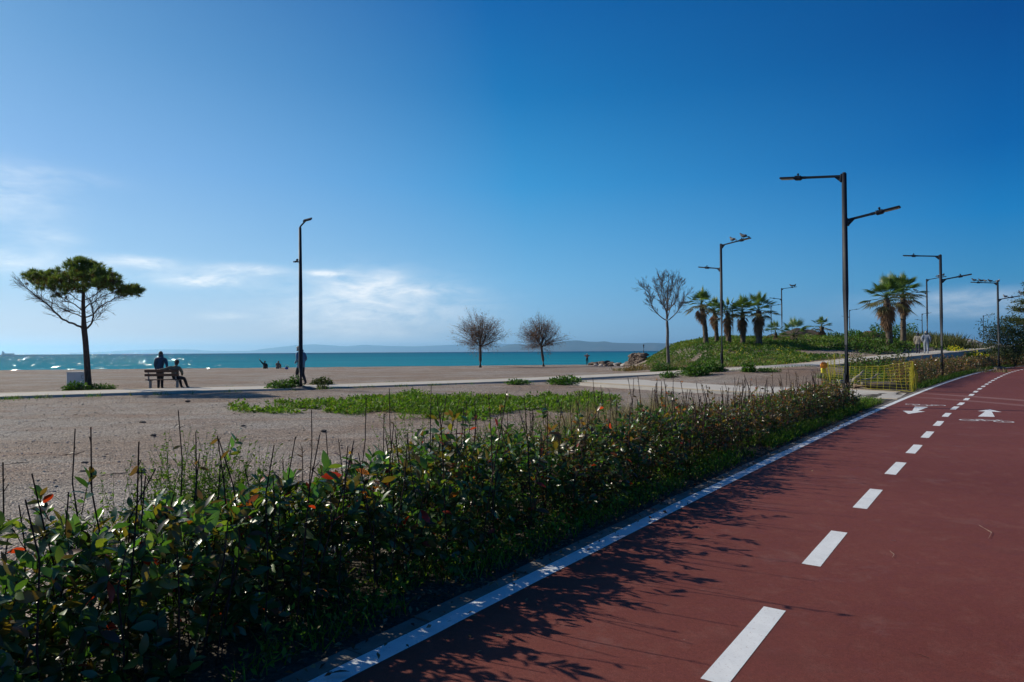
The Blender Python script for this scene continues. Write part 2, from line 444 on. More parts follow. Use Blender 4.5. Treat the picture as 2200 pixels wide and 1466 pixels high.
base = g.mix(g.ramp(pat, [(0.50, 0.0), (0.60, 0.55)]), base, (0.25, 0.175, 0.13))
base = g.mix(g.ramp(pat, [(0.34, 0.5), (0.44, 0.0)]), base, (0.36, 0.345, 0.335))
peb = g.ramp(vor.outputs['Color'], [(0.1, (0.34, 0.33, 0.32)), (0.5, (1.0, 0.98, 0.96)), (0.93, (1.95, 1.92, 1.88))])
base = g.mix(0.85, base, peb, 'MULTIPLY')
peb2 = g.ramp(vor2.outputs['Color'], [(0.1, 0.62), (0.9, 1.4)])
base = g.mix(0.7, base, peb2, 'MULTIPLY')
# the soil strip under the hedge is dark; the beach crest is dark shingle
p_ = g('ShaderNodeBsdfPrincipled', {'Base Color': base, 'Roughness': 0.92, 'Specular IOR Level': 0.25})
rel_ = g.noise(co, 1.1, 5, 0.6, 0.4)
hsum = g.math('ADD', g.math('ADD', g.math('MULTIPLY', rel_, 5.0), g.math('MULTIPLY', vor.outputs['Distance'], -0.9)), g.math('ADD', g.math('MULTIPLY', fine, 0.5), g.math('MULTIPLY', mid, 1.2)))
bp = g('ShaderNodeBump', {'Height': hsum, 'Strength': 1.0, 'Distance': 0.04}); nt.links.new(bp.outputs[0], p_.inputs['Normal'])
g.out(p_.outputs[0])
tag(gs.build('ground', m_ground, smooth=True), 'brown grey gravel ground and beach', None, None, 'structure')

# ------------------------------------------------------------------ sea: a round sheet that follows the earth's curve
sea = Soup(); rr_ = np.concatenate([[0], np.geomspace(20, 14000, 90)]); na = 220
aa = np.linspace(0, 2 * math.pi, na, endpoint=False)
V = [(0, 0, -1.0)]; T = []; Q = []
for k, r_ in enumerate(rr_[1:]):
    for a in aa: V.append((r_ * math.sin(a), r_ * math.cos(a), -1.0 - r_ * r_ / (2 * 6.371e6)))
for j in range(na): T.append((0, 1 + (j + 1) % na, 1 + j))
for k in range(len(rr_) - 2):
    for j in range(na):
        a = 1 + k * na + j; b = 1 + k * na + (j + 1) % na; Q.append((a, b, b + na, a + na))
sea.add(V, T, Q)
m_sea, nt = mat('sea_water'); g = N(nt); co = g.coords(obj=False)
wv1 = g('ShaderNodeMapping', {'Vector': co, 'Scale': (0.35, 0.9, 1), 'Rotation': (0, 0, R(-14))}).outputs[0]
na_ = g.noise(wv1, 1.0, 5, 0.65, 0.3)
nb_ = g.noise(g('ShaderNodeMapping', {'Vector': co, 'Scale': (0.012, 0.05, 1), 'Rotation': (0, 0, R(-8))}).outputs[0], 1.0, 4, 0.55)
dist = g('ShaderNodeVectorMath', {0: co}, operation='LENGTH').outputs['Value']
deep = g('ShaderNodeMapRange', {'Value': dist, 'From Min': 110.0, 'From Max': 1700.0}).outputs[0]
deep = g.math('POWER', deep, 0.55)
wc = g.ramp(deep, [(0.0, (0.018, 0.27, 0.35)), (0.45, (0.008, 0.19, 0.29)), (1.0, (0.002, 0.075, 0.18))])
wc = g.mix(g.ramp(nb_, [(0.4, 0.0), (0.65, 0.35)]), wc, (0.006, 0.13, 0.21))
nf_ = g.noise(g('ShaderNodeMapping', {'Vector': co, 'Scale': (1.3, 2.2, 1), 'Rotation': (0, 0, R(-20))}).outputs[0], 1.0, 3, 0.6, 0.2)
bp = g('ShaderNodeBump', {'Height': g.math('ADD', na_, g.math('MULTIPLY', nf_, 0.55)), 'Strength': 1.0, 'Distance': 4.0}).outputs[0]
bp2 = g('ShaderNodeBump', {'Height': na_, 'Strength': 0.35, 'Distance': 0.9}).outputs[0]
fv = g('ShaderNodeTexVoronoi', {'Vector': g('ShaderNodeMapping', {'Vector': co, 'Scale': (5.0, 0.6, 1), 'Rotation': (0, 0, R(-12))}).outputs[0], 'Scale': 1.0})
fs = g('ShaderNodeVectorMath', {0: fv.outputs['Color'], 1: (0.5, 0.5, 0.5)}, operation='SUBTRACT').outputs[0]
fs = g('ShaderNodeVectorMath', {0: fs, 1: (2.0, 2.0, 0.0)}, operation='MULTIPLY').outputs[0]
bp = g('ShaderNodeVectorMath', {0: g('ShaderNodeVectorMath', {0: fs, 1: (0, 0, 1)}, operation='ADD').outputs[0]}, operation='NORMALIZE').outputs[0]
p_ = g('ShaderNodeMixShader', {0: 0.085, 1: g('ShaderNodeBsdfDiffuse', {'Color': wc, 'Normal': bp2}).outputs[0], 2: g('ShaderNodeBsdfGlossy', {'Color': (1, 1, 1, 1), 'Roughness': 0.075, 'Normal': bp}).outputs[0]})
g.out(p_.outputs[0])
tag(sea.build('sea', m_sea, smooth=True), 'calm turquoise sea', None, None, 'structure')

# ------------------------------------------------------------------ far hills across the gulf
m_hill, nt = mat('far_hillside'); g = N(nt); co = g.coords(sc=(0.0012,) * 3, obj=False)
p_ = g('ShaderNodeBsdfPrincipled', {'Base Color': g.ramp(g.noise(co, 1.0, 5), [(0.35, (0.045, 0.06, 0.045)), (0.65, (0.12, 0.11, 0.085))]), 'Roughness': 1.0, 'Specular IOR Level': 0.0})
g.out(p_.outputs[0])
def ridge(name, prof, Y, label, depth):
    px = np.array([p[0] for p in prof], float); py = np.array([p[1] for p in prof], float)
    sp = Soup(); n = 260; X = np.linspace(px[0], px[-1], n)
    rows = [(0.0, 0.0), (0.25, 0.35), (0.45, 0.62), (0.62, 0.85), (0.8, 1.0), (1.0, 0.7), (1.3, 0.0)]
    V = []
    for f, h in rows:
        for i, x in enumerate(X):
            top = at(x, np.interp(x, px, py) + 0.35 * n1(x * 0.13, 3) + 0.25 * n1(x * 0.4, 4), Y)
            Yr = Y + (f - 0.8) * depth
            low = -160.0
            hh = low + (top.z - low) * h
            if 0 < h < 1: hh += (top.z - low) * 0.10 * n2(x * 0.05, f * 4, 8)
            V.append((top.x * (Yr / Y) + 0 * depth, Yr, hh))
    Q = []
    for r_ in range(len(rows) - 1):
        for i in range(n - 1):
            a = r_ * n + i; Q.append((a, a + 1, a + n + 1, a + n))
    sp.add(V, None, Q)
    tag(sp.build(name, m_hill, smooth=True), label, None, None, 'structure')
ridge('hills', [(150, 758), (205, 757), (282, 752.7), (332, 751), (409, 751), (455, 754), (536, 754), (573, 749), (636, 742), (673, 740), (709, 742), (745, 744.5),
                (782, 741), (818, 743), (886, 744.5), (977, 741), (1060, 738.5), (1130, 741), (1200, 748), (1260, 760)], 33000, 'pale far hills', 5000)
ridge('hills', [(1040, 760), (1071, 749), (1088, 742), (1106, 739), (1140, 741), (1170, 738), (1202, 736), (1213, 732.5), (1241, 731.6), (1259, 733.8), (1280, 735), (1300, 733.2),
                (1315, 736.4), (1344, 737.3), (1376, 738), (1398, 736.6), (1430, 738), (1500, 735), (1700, 739), (1900, 735), (1960, 732), (2060, 737), (2200, 742), (2400, 748), (2600, 760)],
      21000, 'blue hills across the water', 4000)

# ------------------------------------------------------------------ air
hb = Soup(); box(hb, (0, 17000, 90), 90000, 46000, 640)
m_haze, nt = mat('haze_air')
pv = nt.nodes.new('ShaderNodeVolumePrincipled'); pv.inputs['Density'].default_value = 5.0e-5
pv.inputs['Color'].default_value = (0.38, 0.71, 1.0, 1); pv.inputs['Anisotropy'].default_value = 0.5
on = nt.nodes.new('ShaderNodeOutputMaterial'); nt.links.new(pv.outputs[0], on.inputs['Volume'])
tag(hb.build('haze', m_haze), 'thin blue sea haze', None, None, 'stuff')

# ------------------------------------------------------------------ cycle path, its markings, kerb
def strip(offs, s0, s1, ds, zf, name, m, parent=None, wob=0.0, th=None):
    n = max(2, int((s1 - s0) / ds) + 1); sp = Soup(); V = []
    for s in np.linspace(s0, s1, n):
        for o in offs:
            p, t = road(s, o + (wob * n1(s * 1.7, o) if wob else 0)); V.append((p.x, p.y, zf))
    k = len(offs); Q = []
    for i in range(n - 1):
        for j in range(k - 1):
            a = i * k + j; Q.append((a + 1, a, a + k, a + k + 1))
    sp.add(V, None, Q)
    return sp.build(name, m, parent)
ROADZ = 0.030
m_red, nt = mat('red_asphalt_paint'); g = N(nt); co = g.coords(obj=False)
b1 = g.noise(co, 0.45, 5, 0.6, 0.3); b2 = g.noise(co, 5.0, 6, 0.7); b3 = g.noise(co, 140, 3, 0.6)
brush = g.noise(g('ShaderNodeMapping', {'Vector': co, 'Scale': (0.6, 9.0, 1), 'Rotation': (0, 0, R(10))}).outputs[0], 1.0, 5, 0.65, 0.3)
c = g.ramp(b1, [(0.3, (0.150, 0.038, 0.026)), (0.7, (0.186, 0.051, 0.036))])
c = g.mix(g.ramp(b2, [(0.52, 0.0), (0.72, 0.28)]), c, (0.245, 0.118, 0.105))
c = g.mix(g.ramp(brush, [(0.5, 0.0), (0.75, 0.30)]), c, (0.15, 0.046, 0.040))
c = g.mix(0.8, c, g.ramp(b3, [(0.25, 0.6), (0.75, 1.45)]), 'MULTIPLY')
b5 = g.noise(co, 34, 4, 0.7)
c = g.mix(0.55, c, g.ramp(b5, [(0.3, 0.74), (0.7, 1.26)]), 'MULTIPLY')
b4 = g.noise(co, 1.6, 7, 0.75, 0.5)
c = g.mix(g.ramp(b4, [(0.56, 0.0), (0.70, 0.5)]), c, (0.225, 0.11, 0.092))
b6 = g.noise(co, 0.9, 6, 0.7, 0.8)
c = g.mix(g.ramp(b6, [(0.58, 0.0), (0.72, 0.45)]), c, (0.115, 0.036, 0.028))
sc_ = g('ShaderNodeTexVoronoi', {'Vector': co, 'Scale': 3.2}); spk = g.ramp(sc_.outputs['Distance'], [(0.0, 0.8), (0.022, 0.0)])
c = g.mix(spk, c, (0.42, 0.34, 0.30))
# tyre dust where vehicles cross from the side path
def tyre(pts, wid, amt):
    global c
    (ax, ay), (bx, by) = pts
    sp3 = g('ShaderNodeSeparateXYZ', {0: co}); dx, dy = bx - ax, by - ay; L = math.hypot(dx, dy); dx /= L; dy /= L
    X = g.math('SUBTRACT', sp3.outputs[0], ax); Y = g.math('SUBTRACT', sp3.outputs[1], ay)
    al = g.math('ADD', g.math('MULTIPLY', X, dx), g.math('MULTIPLY', Y, dy))
    cr = g.math('ADD', g.math('MULTIPLY', X, -dy), g.math('MULTIPLY', Y, dx))
    cr = g.math('SUBTRACT', cr, g.math('MULTIPLY', g.math('MULTIPLY', al, g.math('SUBTRACT', al, L)), -0.035))
    f = g.math('EXPONENT', g.math('MULTIPLY', g.math('MULTIPLY', cr, cr), -1.0 / (wid * wid)))
    inside = g.math('MULTIPLY', g('ShaderNodeMapRange', {'Value': al, 'From Min': -0.6, 'From Max': 0.8}).outputs[0],
                    g('ShaderNodeMapRange', {'Value': al, 'From Min': L + 3.0, 'From Max': L}).outputs[0])
    f = g.math('MULTIPLY', g.math('MULTIPLY', f, inside), g.math('MULTIPLY', g.ramp(brush, [(0.25, 0.5), (0.7, 1.0)]), amt))
    c = g.mix(f, c, (0.40, 0.27, 0.245))
t1a = gp(1985, 847.5); t1b = gp(2200, 863); t2a = gp(1965, 855); t2b = gp(2200, 874)
tyre(((t1a.x, t1a.y), (t1b.x, t1b.y)), 0.22, 0.55); tyre(((t2a.x, t2a.y), (t2b.x, t2b.y)), 0.18, 0.45)
p_ = g('ShaderNodeBsdfPrincipled', {'Base Color': c, 'Roughness': g.ramp(b2, [(0.3, 0.62), (0.7, 0.82)]), 'Specular IOR Level': 0.25})
bp = g('ShaderNodeBump', {'Height': b3, 'Strength': 0.35, 'Distance': 0.004}); nt.links.new(bp.outputs[0], p_.inputs['Normal'])
g.out(p_.outputs[0])
cyc = strip(list(np.linspace(0.068, WIDE - 0.14, 9)), -9, 175, 0.5, ROADZ, 'cycle_path', m_red)
tag(cyc, 'dark red two lane cycle path', None, None, 'structure')
m_line, nt = mat('white_road_paint'); g = N(nt); co = g.coords(obj=False)
a1 = g.noise(co, 9, 6, 0.7); a2 = g.noise(co, 60, 4, 0.7); a3 = g.noise(co, 1.3, 4)
c = g.ramp(a1, [(0.3, (0.73, 0.745, 0.75)), (0.7, (0.86, 0.87, 0.87))])
c = g.mix(g.ramp(a2, [(0.60, 0.0), (0.70, 0.7)]), c, (0.36, 0.26, 0.24))
a4 = g.noise(co, 24, 7, 0.8, 0.4)
c = g.mix(g.ramp(a4, [(0.62, 0.0), (0.67, 0.75)]), c, (0.33, 0.20, 0.18))
c = g.mix(g.ramp(a3, [(0.5, 0.0), (0.75, 0.25)]), c, (0.52, 0.47, 0.44))
p_ = g('ShaderNodeBsdfPrincipled', {'Base Color': c, 'Roughness': 0.6, 'Specular IOR Level': 0.3}); g.out(p_.outputs[0])
strip([0.065, -0.065], -9, 175, 0.3, ROADZ + 0.002, 'edge_line', m_line, cyc, wob=0.006)
strip([WIDE + 0.065, WIDE - 0.065], -9, 175, 0.6, ROADZ + 0.002, 'edge_line', m_line, cyc, wob=0.006)
# dashes: period fitted to the ones nearest the camera
dash_px = [(1607, 1378), (1775, 1176), (1866, 1071), (1925, 1006), (1965, 965), (1993, 934), (2017, 910), (2034, 891.6), (2051.4, 877), (2065, 868), (2077, 858), (2088, 848.7)]
dp = np.array([gp(x, y, ROADZ)[:2] for x, y in dash_px]); dof, da = road_dist(dp)
def arc_of(p):
    d = ((np.stack([np.interp(np.linspace(-5, 120, 6001), arc, LP[:, 0]), np.interp(np.linspace(-5, 120, 6001), arc, LP[:, 1])], 1) - p) ** 2).sum(1)
    return np.linspace(-5, 120, 6001)[d.argmin()]
da = np.array([arc_of(p) for p in dp]); print('dash offsets', np.round(dof, 2), 'line', np.round([road_dist(q[None])[0][0] for q in lp], 3)); oc_ = np.polyfit(da, dof, 1); k1, k0 = np.polyfit(np.arange(len(da)), da, 1)
for i in range(-5, 70):
    s0 = np.interp(i, np.arange(len(da)), da) if 0 <= i < len(da) else k0 + k1 * i
    L = 1.08
    sp = Soup(); V = []
    for s in (s0 - L / 2, s0, s0 + L / 2):
        c0_ = np.interp(s, da, dof) if s < da[-1] else dof[-4:].mean()
        for o in (c0_ + 0.062, c0_ - 0.062):
            p, t = road(s, o); V.append((p.x, p.y, ROADZ + 0.002))
    sp.add(V, None, [(1, 0, 2, 3), (3, 2, 4, 5)])
    sp.build('lane_dash', m_line, cyc)
def mark(pxs, name):
    sp = Soup()
    for poly in pxs:
        q = [gp(1900 + x / 7.33, 740 + y / 7.33, ROADZ + 0.003) for x, y in poly]
        sp.add(q, [(0, 2, 1)] if len(q) == 3 else None, [(0, 3, 2, 1)] if len(q) == 4 else None)
    return sp.build(name, m_line, cyc)
mark([[(480, 983), (692, 986), (530, 1051), (440, 1049)], [(290, 1047), (440, 1049), (530, 1051), (380, 1096)], [(530, 1051), (648, 1058), (380, 1096)]], 'arrow')
mark([[(1590, 1058), (1692, 1060), (1742, 1143), (1474, 1137)], [(1665, 1024), (1590, 1058), (1470, 1052)], [(1665, 1024), (1692, 1060), (1590, 1058)], [(1665, 1024), (1845, 1068), (1692, 1060)]], 'arrow')
def bike(cx, cy, w, flip):
    c = gp(cx, cy, ROADZ + 0.003); s = arc_of(np.array(c[:2])); _, t = road(s, 0); ax = Vector((t.y, -t.x)) * flip; up = Vector((t.x, t.y)) * flip
    sp = Soup(); k = w / 1.7
    def P(u, v): q = Vector(c[:2]) + ax * (u * k) + up * (v * k); return (q.x, q.y, c.z)
    def seg(a, b, wd=0.06):
        a = Vector(a); b = Vector(b); n = (b - a).normalized(); n = Vector((-n.y, n.x)) * wd / 2
        sp.add([P(*(a - n)), P(*(b - n)), P(*(b + n)), P(*(a + n))], None, [(0, 1, 2, 3)])
    for ox in (-0.55, 0.55):
        V = []; Q = []
        for i in range(24):
            an = i / 24 * 2 * math.pi
            for r_ in (0.27, 0.335): V.append(P(ox + r_ * math.cos(an), r_ * math.sin(an)))
        for i in range(24):
            a = 2 * i; b = (2 * i + 2) % 48; Q.append((a, a + 1, b + 1, b))
        sp.add(V, None, Q)
    for a, b in [((-.55, 0), (-.2, .5)), ((-.55, 0), (0, 0)), ((0, 0), (-.25, .58)), ((-.2, .5), (.36, .5)), ((0, 0), (.36, .5)), ((.55, 0), (.32, .66)), ((-.38, .6), (-.1, .6)), ((.32, .66), (.5, .7))]: seg(a, b)
    sp.build('bicycle_symbol', m_line, cyc)
bike(2119, 904.5, 0.92, 1); bike(1988, 870, 0.92, -1)

m_conc, nt = mat('pale_concrete'); g = N(nt); co = g.coords(obj=False)
a1 = g.noise(co, 0.5, 6, 0.65); a2 = g.noise(co, 7, 6, 0.7)
c = g.ramp(a1, [(0.3, (0.48, 0.44, 0.39)), (0.7, (0.60, 0.56, 0.505))])
c = g.mix(g.ramp(a2, [(0.5, 0.0), (0.75, 0.4)]), c, (0.40, 0.35, 0.30))
p_ = g('ShaderNodeBsdfPrincipled', {'Base Color': c, 'Roughness': 0.85, 'Specular IOR Level': 0.25}); g.out(p_.outputs[0])
m_kerb = simple('kerb_concrete', (0.215, 0.185, 0.155), 0.9, 0.3, 7.0, dirt=(0.09, 0.075, 0.06), bump=0.4)
m_tan = simple('tan_edging', (0.52, 0.41, 0.27), 0.85, 0.15, 4.0)
# kerb stones: one length of butted blocks, level with the paint
ks = Soup()
def kerb(s0, s1, o0, o1, z0, z1, L=0.5):
    s = s0
    while s < s1:
        e = s + L - 0.012; V = []
        dz = rnd.uniform(-0.006, 0.006)
        for a in (s, e):
            for o, z in ((o0, z0), (o0, z1 + dz), (o1, z1 + dz), (o1, z0)):
                p, t = road(a, o); V.append((p.x, p.y, z))
        ks.add(V, None, [(1, 0, 4, 5), (2, 1, 5, 6), (3, 2, 6, 7), (0, 1, 2, 3), (7, 6, 5, 4)])
        s += L
kerb(-9, 70, 0.072, 0.185, -0.1, 0.034); kerb(-9, 70, WIDE - 0.255, WIDE - 0.145, -0.1, 0.036, 1.0)
tag(ks.build('kerb', m_kerb), 'grey concrete kerb beside the edge line', None, None, 'structure')
# dark soil between kerb and hedge
m_soil, nt = mat('dark_soil'); g = N(nt); co = g.coords(obj=False)
a1 = g.noise(co, 3, 6, 0.7); v1 = g('ShaderNodeTexVoronoi', {'Vector': co, 'Scale': 38.0})
c = g.ramp(a1, [(0.3, (0.035, 0.028, 0.020)), (0.7, (0.085, 0.064, 0.045))])
c = g.mix(0.7, c, g.ramp(v1.outputs['Color'], [(0.1, 0.5), (0.9, 1.6)]), 'MULTIPLY')
p_ = g('ShaderNodeBsdfPrincipled', {'Base Color': c, 'Roughness': 0.95}); bp = g('ShaderNodeBump', {'Height': v1.outputs['Distance'], 'Strength': 0.9, 'Distance': 0.02})
nt.links.new(bp.outputs[0], p_.inputs['Normal']); g.out(p_.outputs[0])
sb = Soup(); V = []; Q = []; n = 0
for s in np.arange(-9, 60, 0.4):
    for o, z in ((0.182, 0.012), (0.5, 0.03), (0.9, 0.05), (1.4, 0.045), (1.75 + 0.15 * n1(s * .8, 3), -0.05)):
        p, t = road(s, o); V.append((p.x, p.y, z + 0.015 * n1(s * 2.3, o)))
    if n: Q += [((n - 1) * 5 + j + 1, (n - 1) * 5 + j, n * 5 + j, n * 5 + j + 1) for j in range(4)]
    n += 1
sb.add(V, None, Q); tag(sb.build('verge_soil', m_soil, smooth=True), 'dark planting soil under the hedge', None, None, 'structure')

# ------------------------------------------------------------------ raised concrete footpath and its branch to the cycle path
def smooth_line(P, n):
    P = [np.array(p) for p in P]; out = []
    for i in range(len(P) - 1):
        p0 = P[max(i - 1, 0)]; p1 = P[i]; p2 = P[i + 1]; p3 = P[min(i + 2, len(P) - 1)]
        for k in range(n):
            t = k / n
            out.append(0.5 * (2 * p1 + (p2 - p0) * t + (2 * p0 - 5 * p1 + 4 * p2 - p3) * t * t + (3 * p1 - p0 - 3 * p2 + p3) * t ** 3))
    out.append(P[-1]); return np.array(out)
def slab(line, width, name, label, zoff=0.0, drop=0.9, bands=True):
    d = np.gradient(line[:, :2], axis=0); d /= np.linalg.norm(d, axis=1, keepdims=True); nn = np.stack([-d[:, 1], d[:, 0]], 1)
    wd = np.broadcast_to(width, len(line)); sp = Soup(); V = []; Q = []
    for i, p in enumerate(line):
        for o, z in ((-.5, -drop), (-.5, 0), (.5, 0), (.5, -drop)):
            q = p[:2] + nn[i] * o * wd[i]; V.append((q[0], q[1], p[2] + z + zoff))
    for i in range(len(line) - 1):
        a = i * 4
        for j in range(3): Q.append((a + j, a + j + 4, a + j + 5, a + j + 1))
    sp.add(V, None, Q); o = sp.build(name, [m_conc], None)
    tag(o, label, None, None, 'structure')
    if bands:
        bs = Soup()
        for o0, o1 in ((-.497, -.40), (.40, .497)):
            V = []; Q = []
            for i, p in enumerate(line):
                for oo in (o0, o1):
                    q = p[:2] + nn[i] * oo * wd[i]; V.append((q[0], q[1], p[2] + 0.004 + zoff))
            for i in range(len(line) - 1): a = 2 * i; Q.append((a, a + 2, a + 3, a + 1))
            bs.add(V, None, Q)
        bs.build('edging_band', m_tan, o)
    return o
pl = smooth_line([p[:] for p in PC], 8)
slab(pl, 2.9, 'footpath', 'pale concrete footpath by the beach')
bl = smooth_line([p[:] for p in BC] + [tuple(gp(1938, 851, 0.03))], 8)
wb = np.interp(np.linspace(0, 1, len(bl)), [0, 0.25, 0.7, 1], [7.0, 5.6, 4.6, 3.6])
bl[:, 2] = np.maximum(bl[:, 2], 0.02)
slab(bl, wb, 'footpath', 'concrete branch path to the cycle path', zoff=-0.006, drop=0.2)
# ------------------------------------------------------------------ leaf shapes (length 1 along Y, lying in XY, up = Z)
def leaf_tpl(w=0.42, fold=0.18, droop=0.22, full=True):
    st = [(0.0, 0.06), (0.22, 0.72), (0.5, 1.0), (0.78, 0.66), (1.0, 0.0)] if full else [(0.0, 0.05), (0.45, 1.0), (1.0, 0.0)]
    V = []; Q = []; T = []
    for t, k in st:
        z = -droop * t * t
        if k == 0.0: V.append((0, t, z)); continue
        h = w * k / 2
        V += [(-h, t, z + fold * h), (0, t, z), (h, t, z + fold * h)]
    m = len(st)
    for i in range(m - 2):
        a = 3 * i; Q += [(a, a + 1, a + 4, a + 3), (a + 1, a + 2, a + 5, a + 4)]
    a = 3 * (m - 2); tip = len(V) - 1
    T += [(a, a + 1, tip), (a + 1, a + 2, tip)]
    return np.array(V, float), T, Q
LEAF = leaf_tpl(); LEAF_S = leaf_tpl(0.5, 0.25, 0.15, False)
BLADE = (np.array([(-.5, 0, 0), (.5, 0, 0), (-.36, .5, -.03), (.36, .5, -.03), (0, 1, -.16)], float), [(2, 3, 4)], [(0, 1, 3, 2)])
def pick(cols, n):
    """n colours drawn from weighted (weight, rgb) with a little scatter"""
    w_ = np.array([c[0] for c in cols], float); w_ /= w_.sum()
    k = rng.choice(len(cols), n, p=w_); c = np.array([c[1] for c in cols])[k]
    return np.clip(c * rng.normal(1, 0.18, (n, 1)) * rng.normal(1, 0.07, (n, 3)), 0.004, 1)
def unit(n, up=0.0, sd=1.0):
    d = rng.normal(0, sd, (n, 3)); d[:, 2] += up
    return d / np.linalg.norm(d, axis=1, keepdims=True)
def put_leaves(sp, pos, dirs, size, cols, tpl=LEAF, roll_sd=0.6, wide=1.0):
    n = len(pos)
    M = frames(dirs, rng.normal(0, roll_sd, n))
    sc = np.asarray(size)
    sc = np.broadcast_to(sc, (n,))[:, None, None]
    M = M * sc
    M = M * np.array([wide, 1, 1])[None, None, :]
    sp.scatter(tpl[0], tpl[1], tpl[2], M, pos, cols)

m_photinia = leafy('glossy_hedge_leaf', rough=0.36, trans=0.38, spec=0.8, tint=(1.9, 1.9, 0.5), gain=2.0)
m_twig = bark('dark_twig', (0.028, 0.017, 0.015), (0.085, 0.050, 0.042), 60)
NEARCOL = [(46, (0.022, 0.055, 0.018)), (20, (0.036, 0.075, 0.020)), (12, (0.060, 0.085, 0.018)), (5, (0.075, 0.055, 0.014)), (1.6, (0.12, 0.036, 0.010)), (1.5, (0.18, 0.016, 0.010)), (9, (0.040, 0.028, 0.018))]
MIDCOL = [(38, (0.026, 0.050, 0.018)), (16, (0.045, 0.070, 0.020)), (20, (0.075, 0.048, 0.024)), (14, (0.100, 0.050, 0.030)), (2.0, (0.22, 0.03, 0.015)), (10, (0.05, 0.03, 0.022))]
FARCOL = [(26, (0.034, 0.05, 0.02)), (18, (0.055, 0.065, 0.024)), (26, (0.10, 0.060, 0.038)), (22, (0.13, 0.068, 0.048)), (8, (0.06, 0.035, 0.028))]

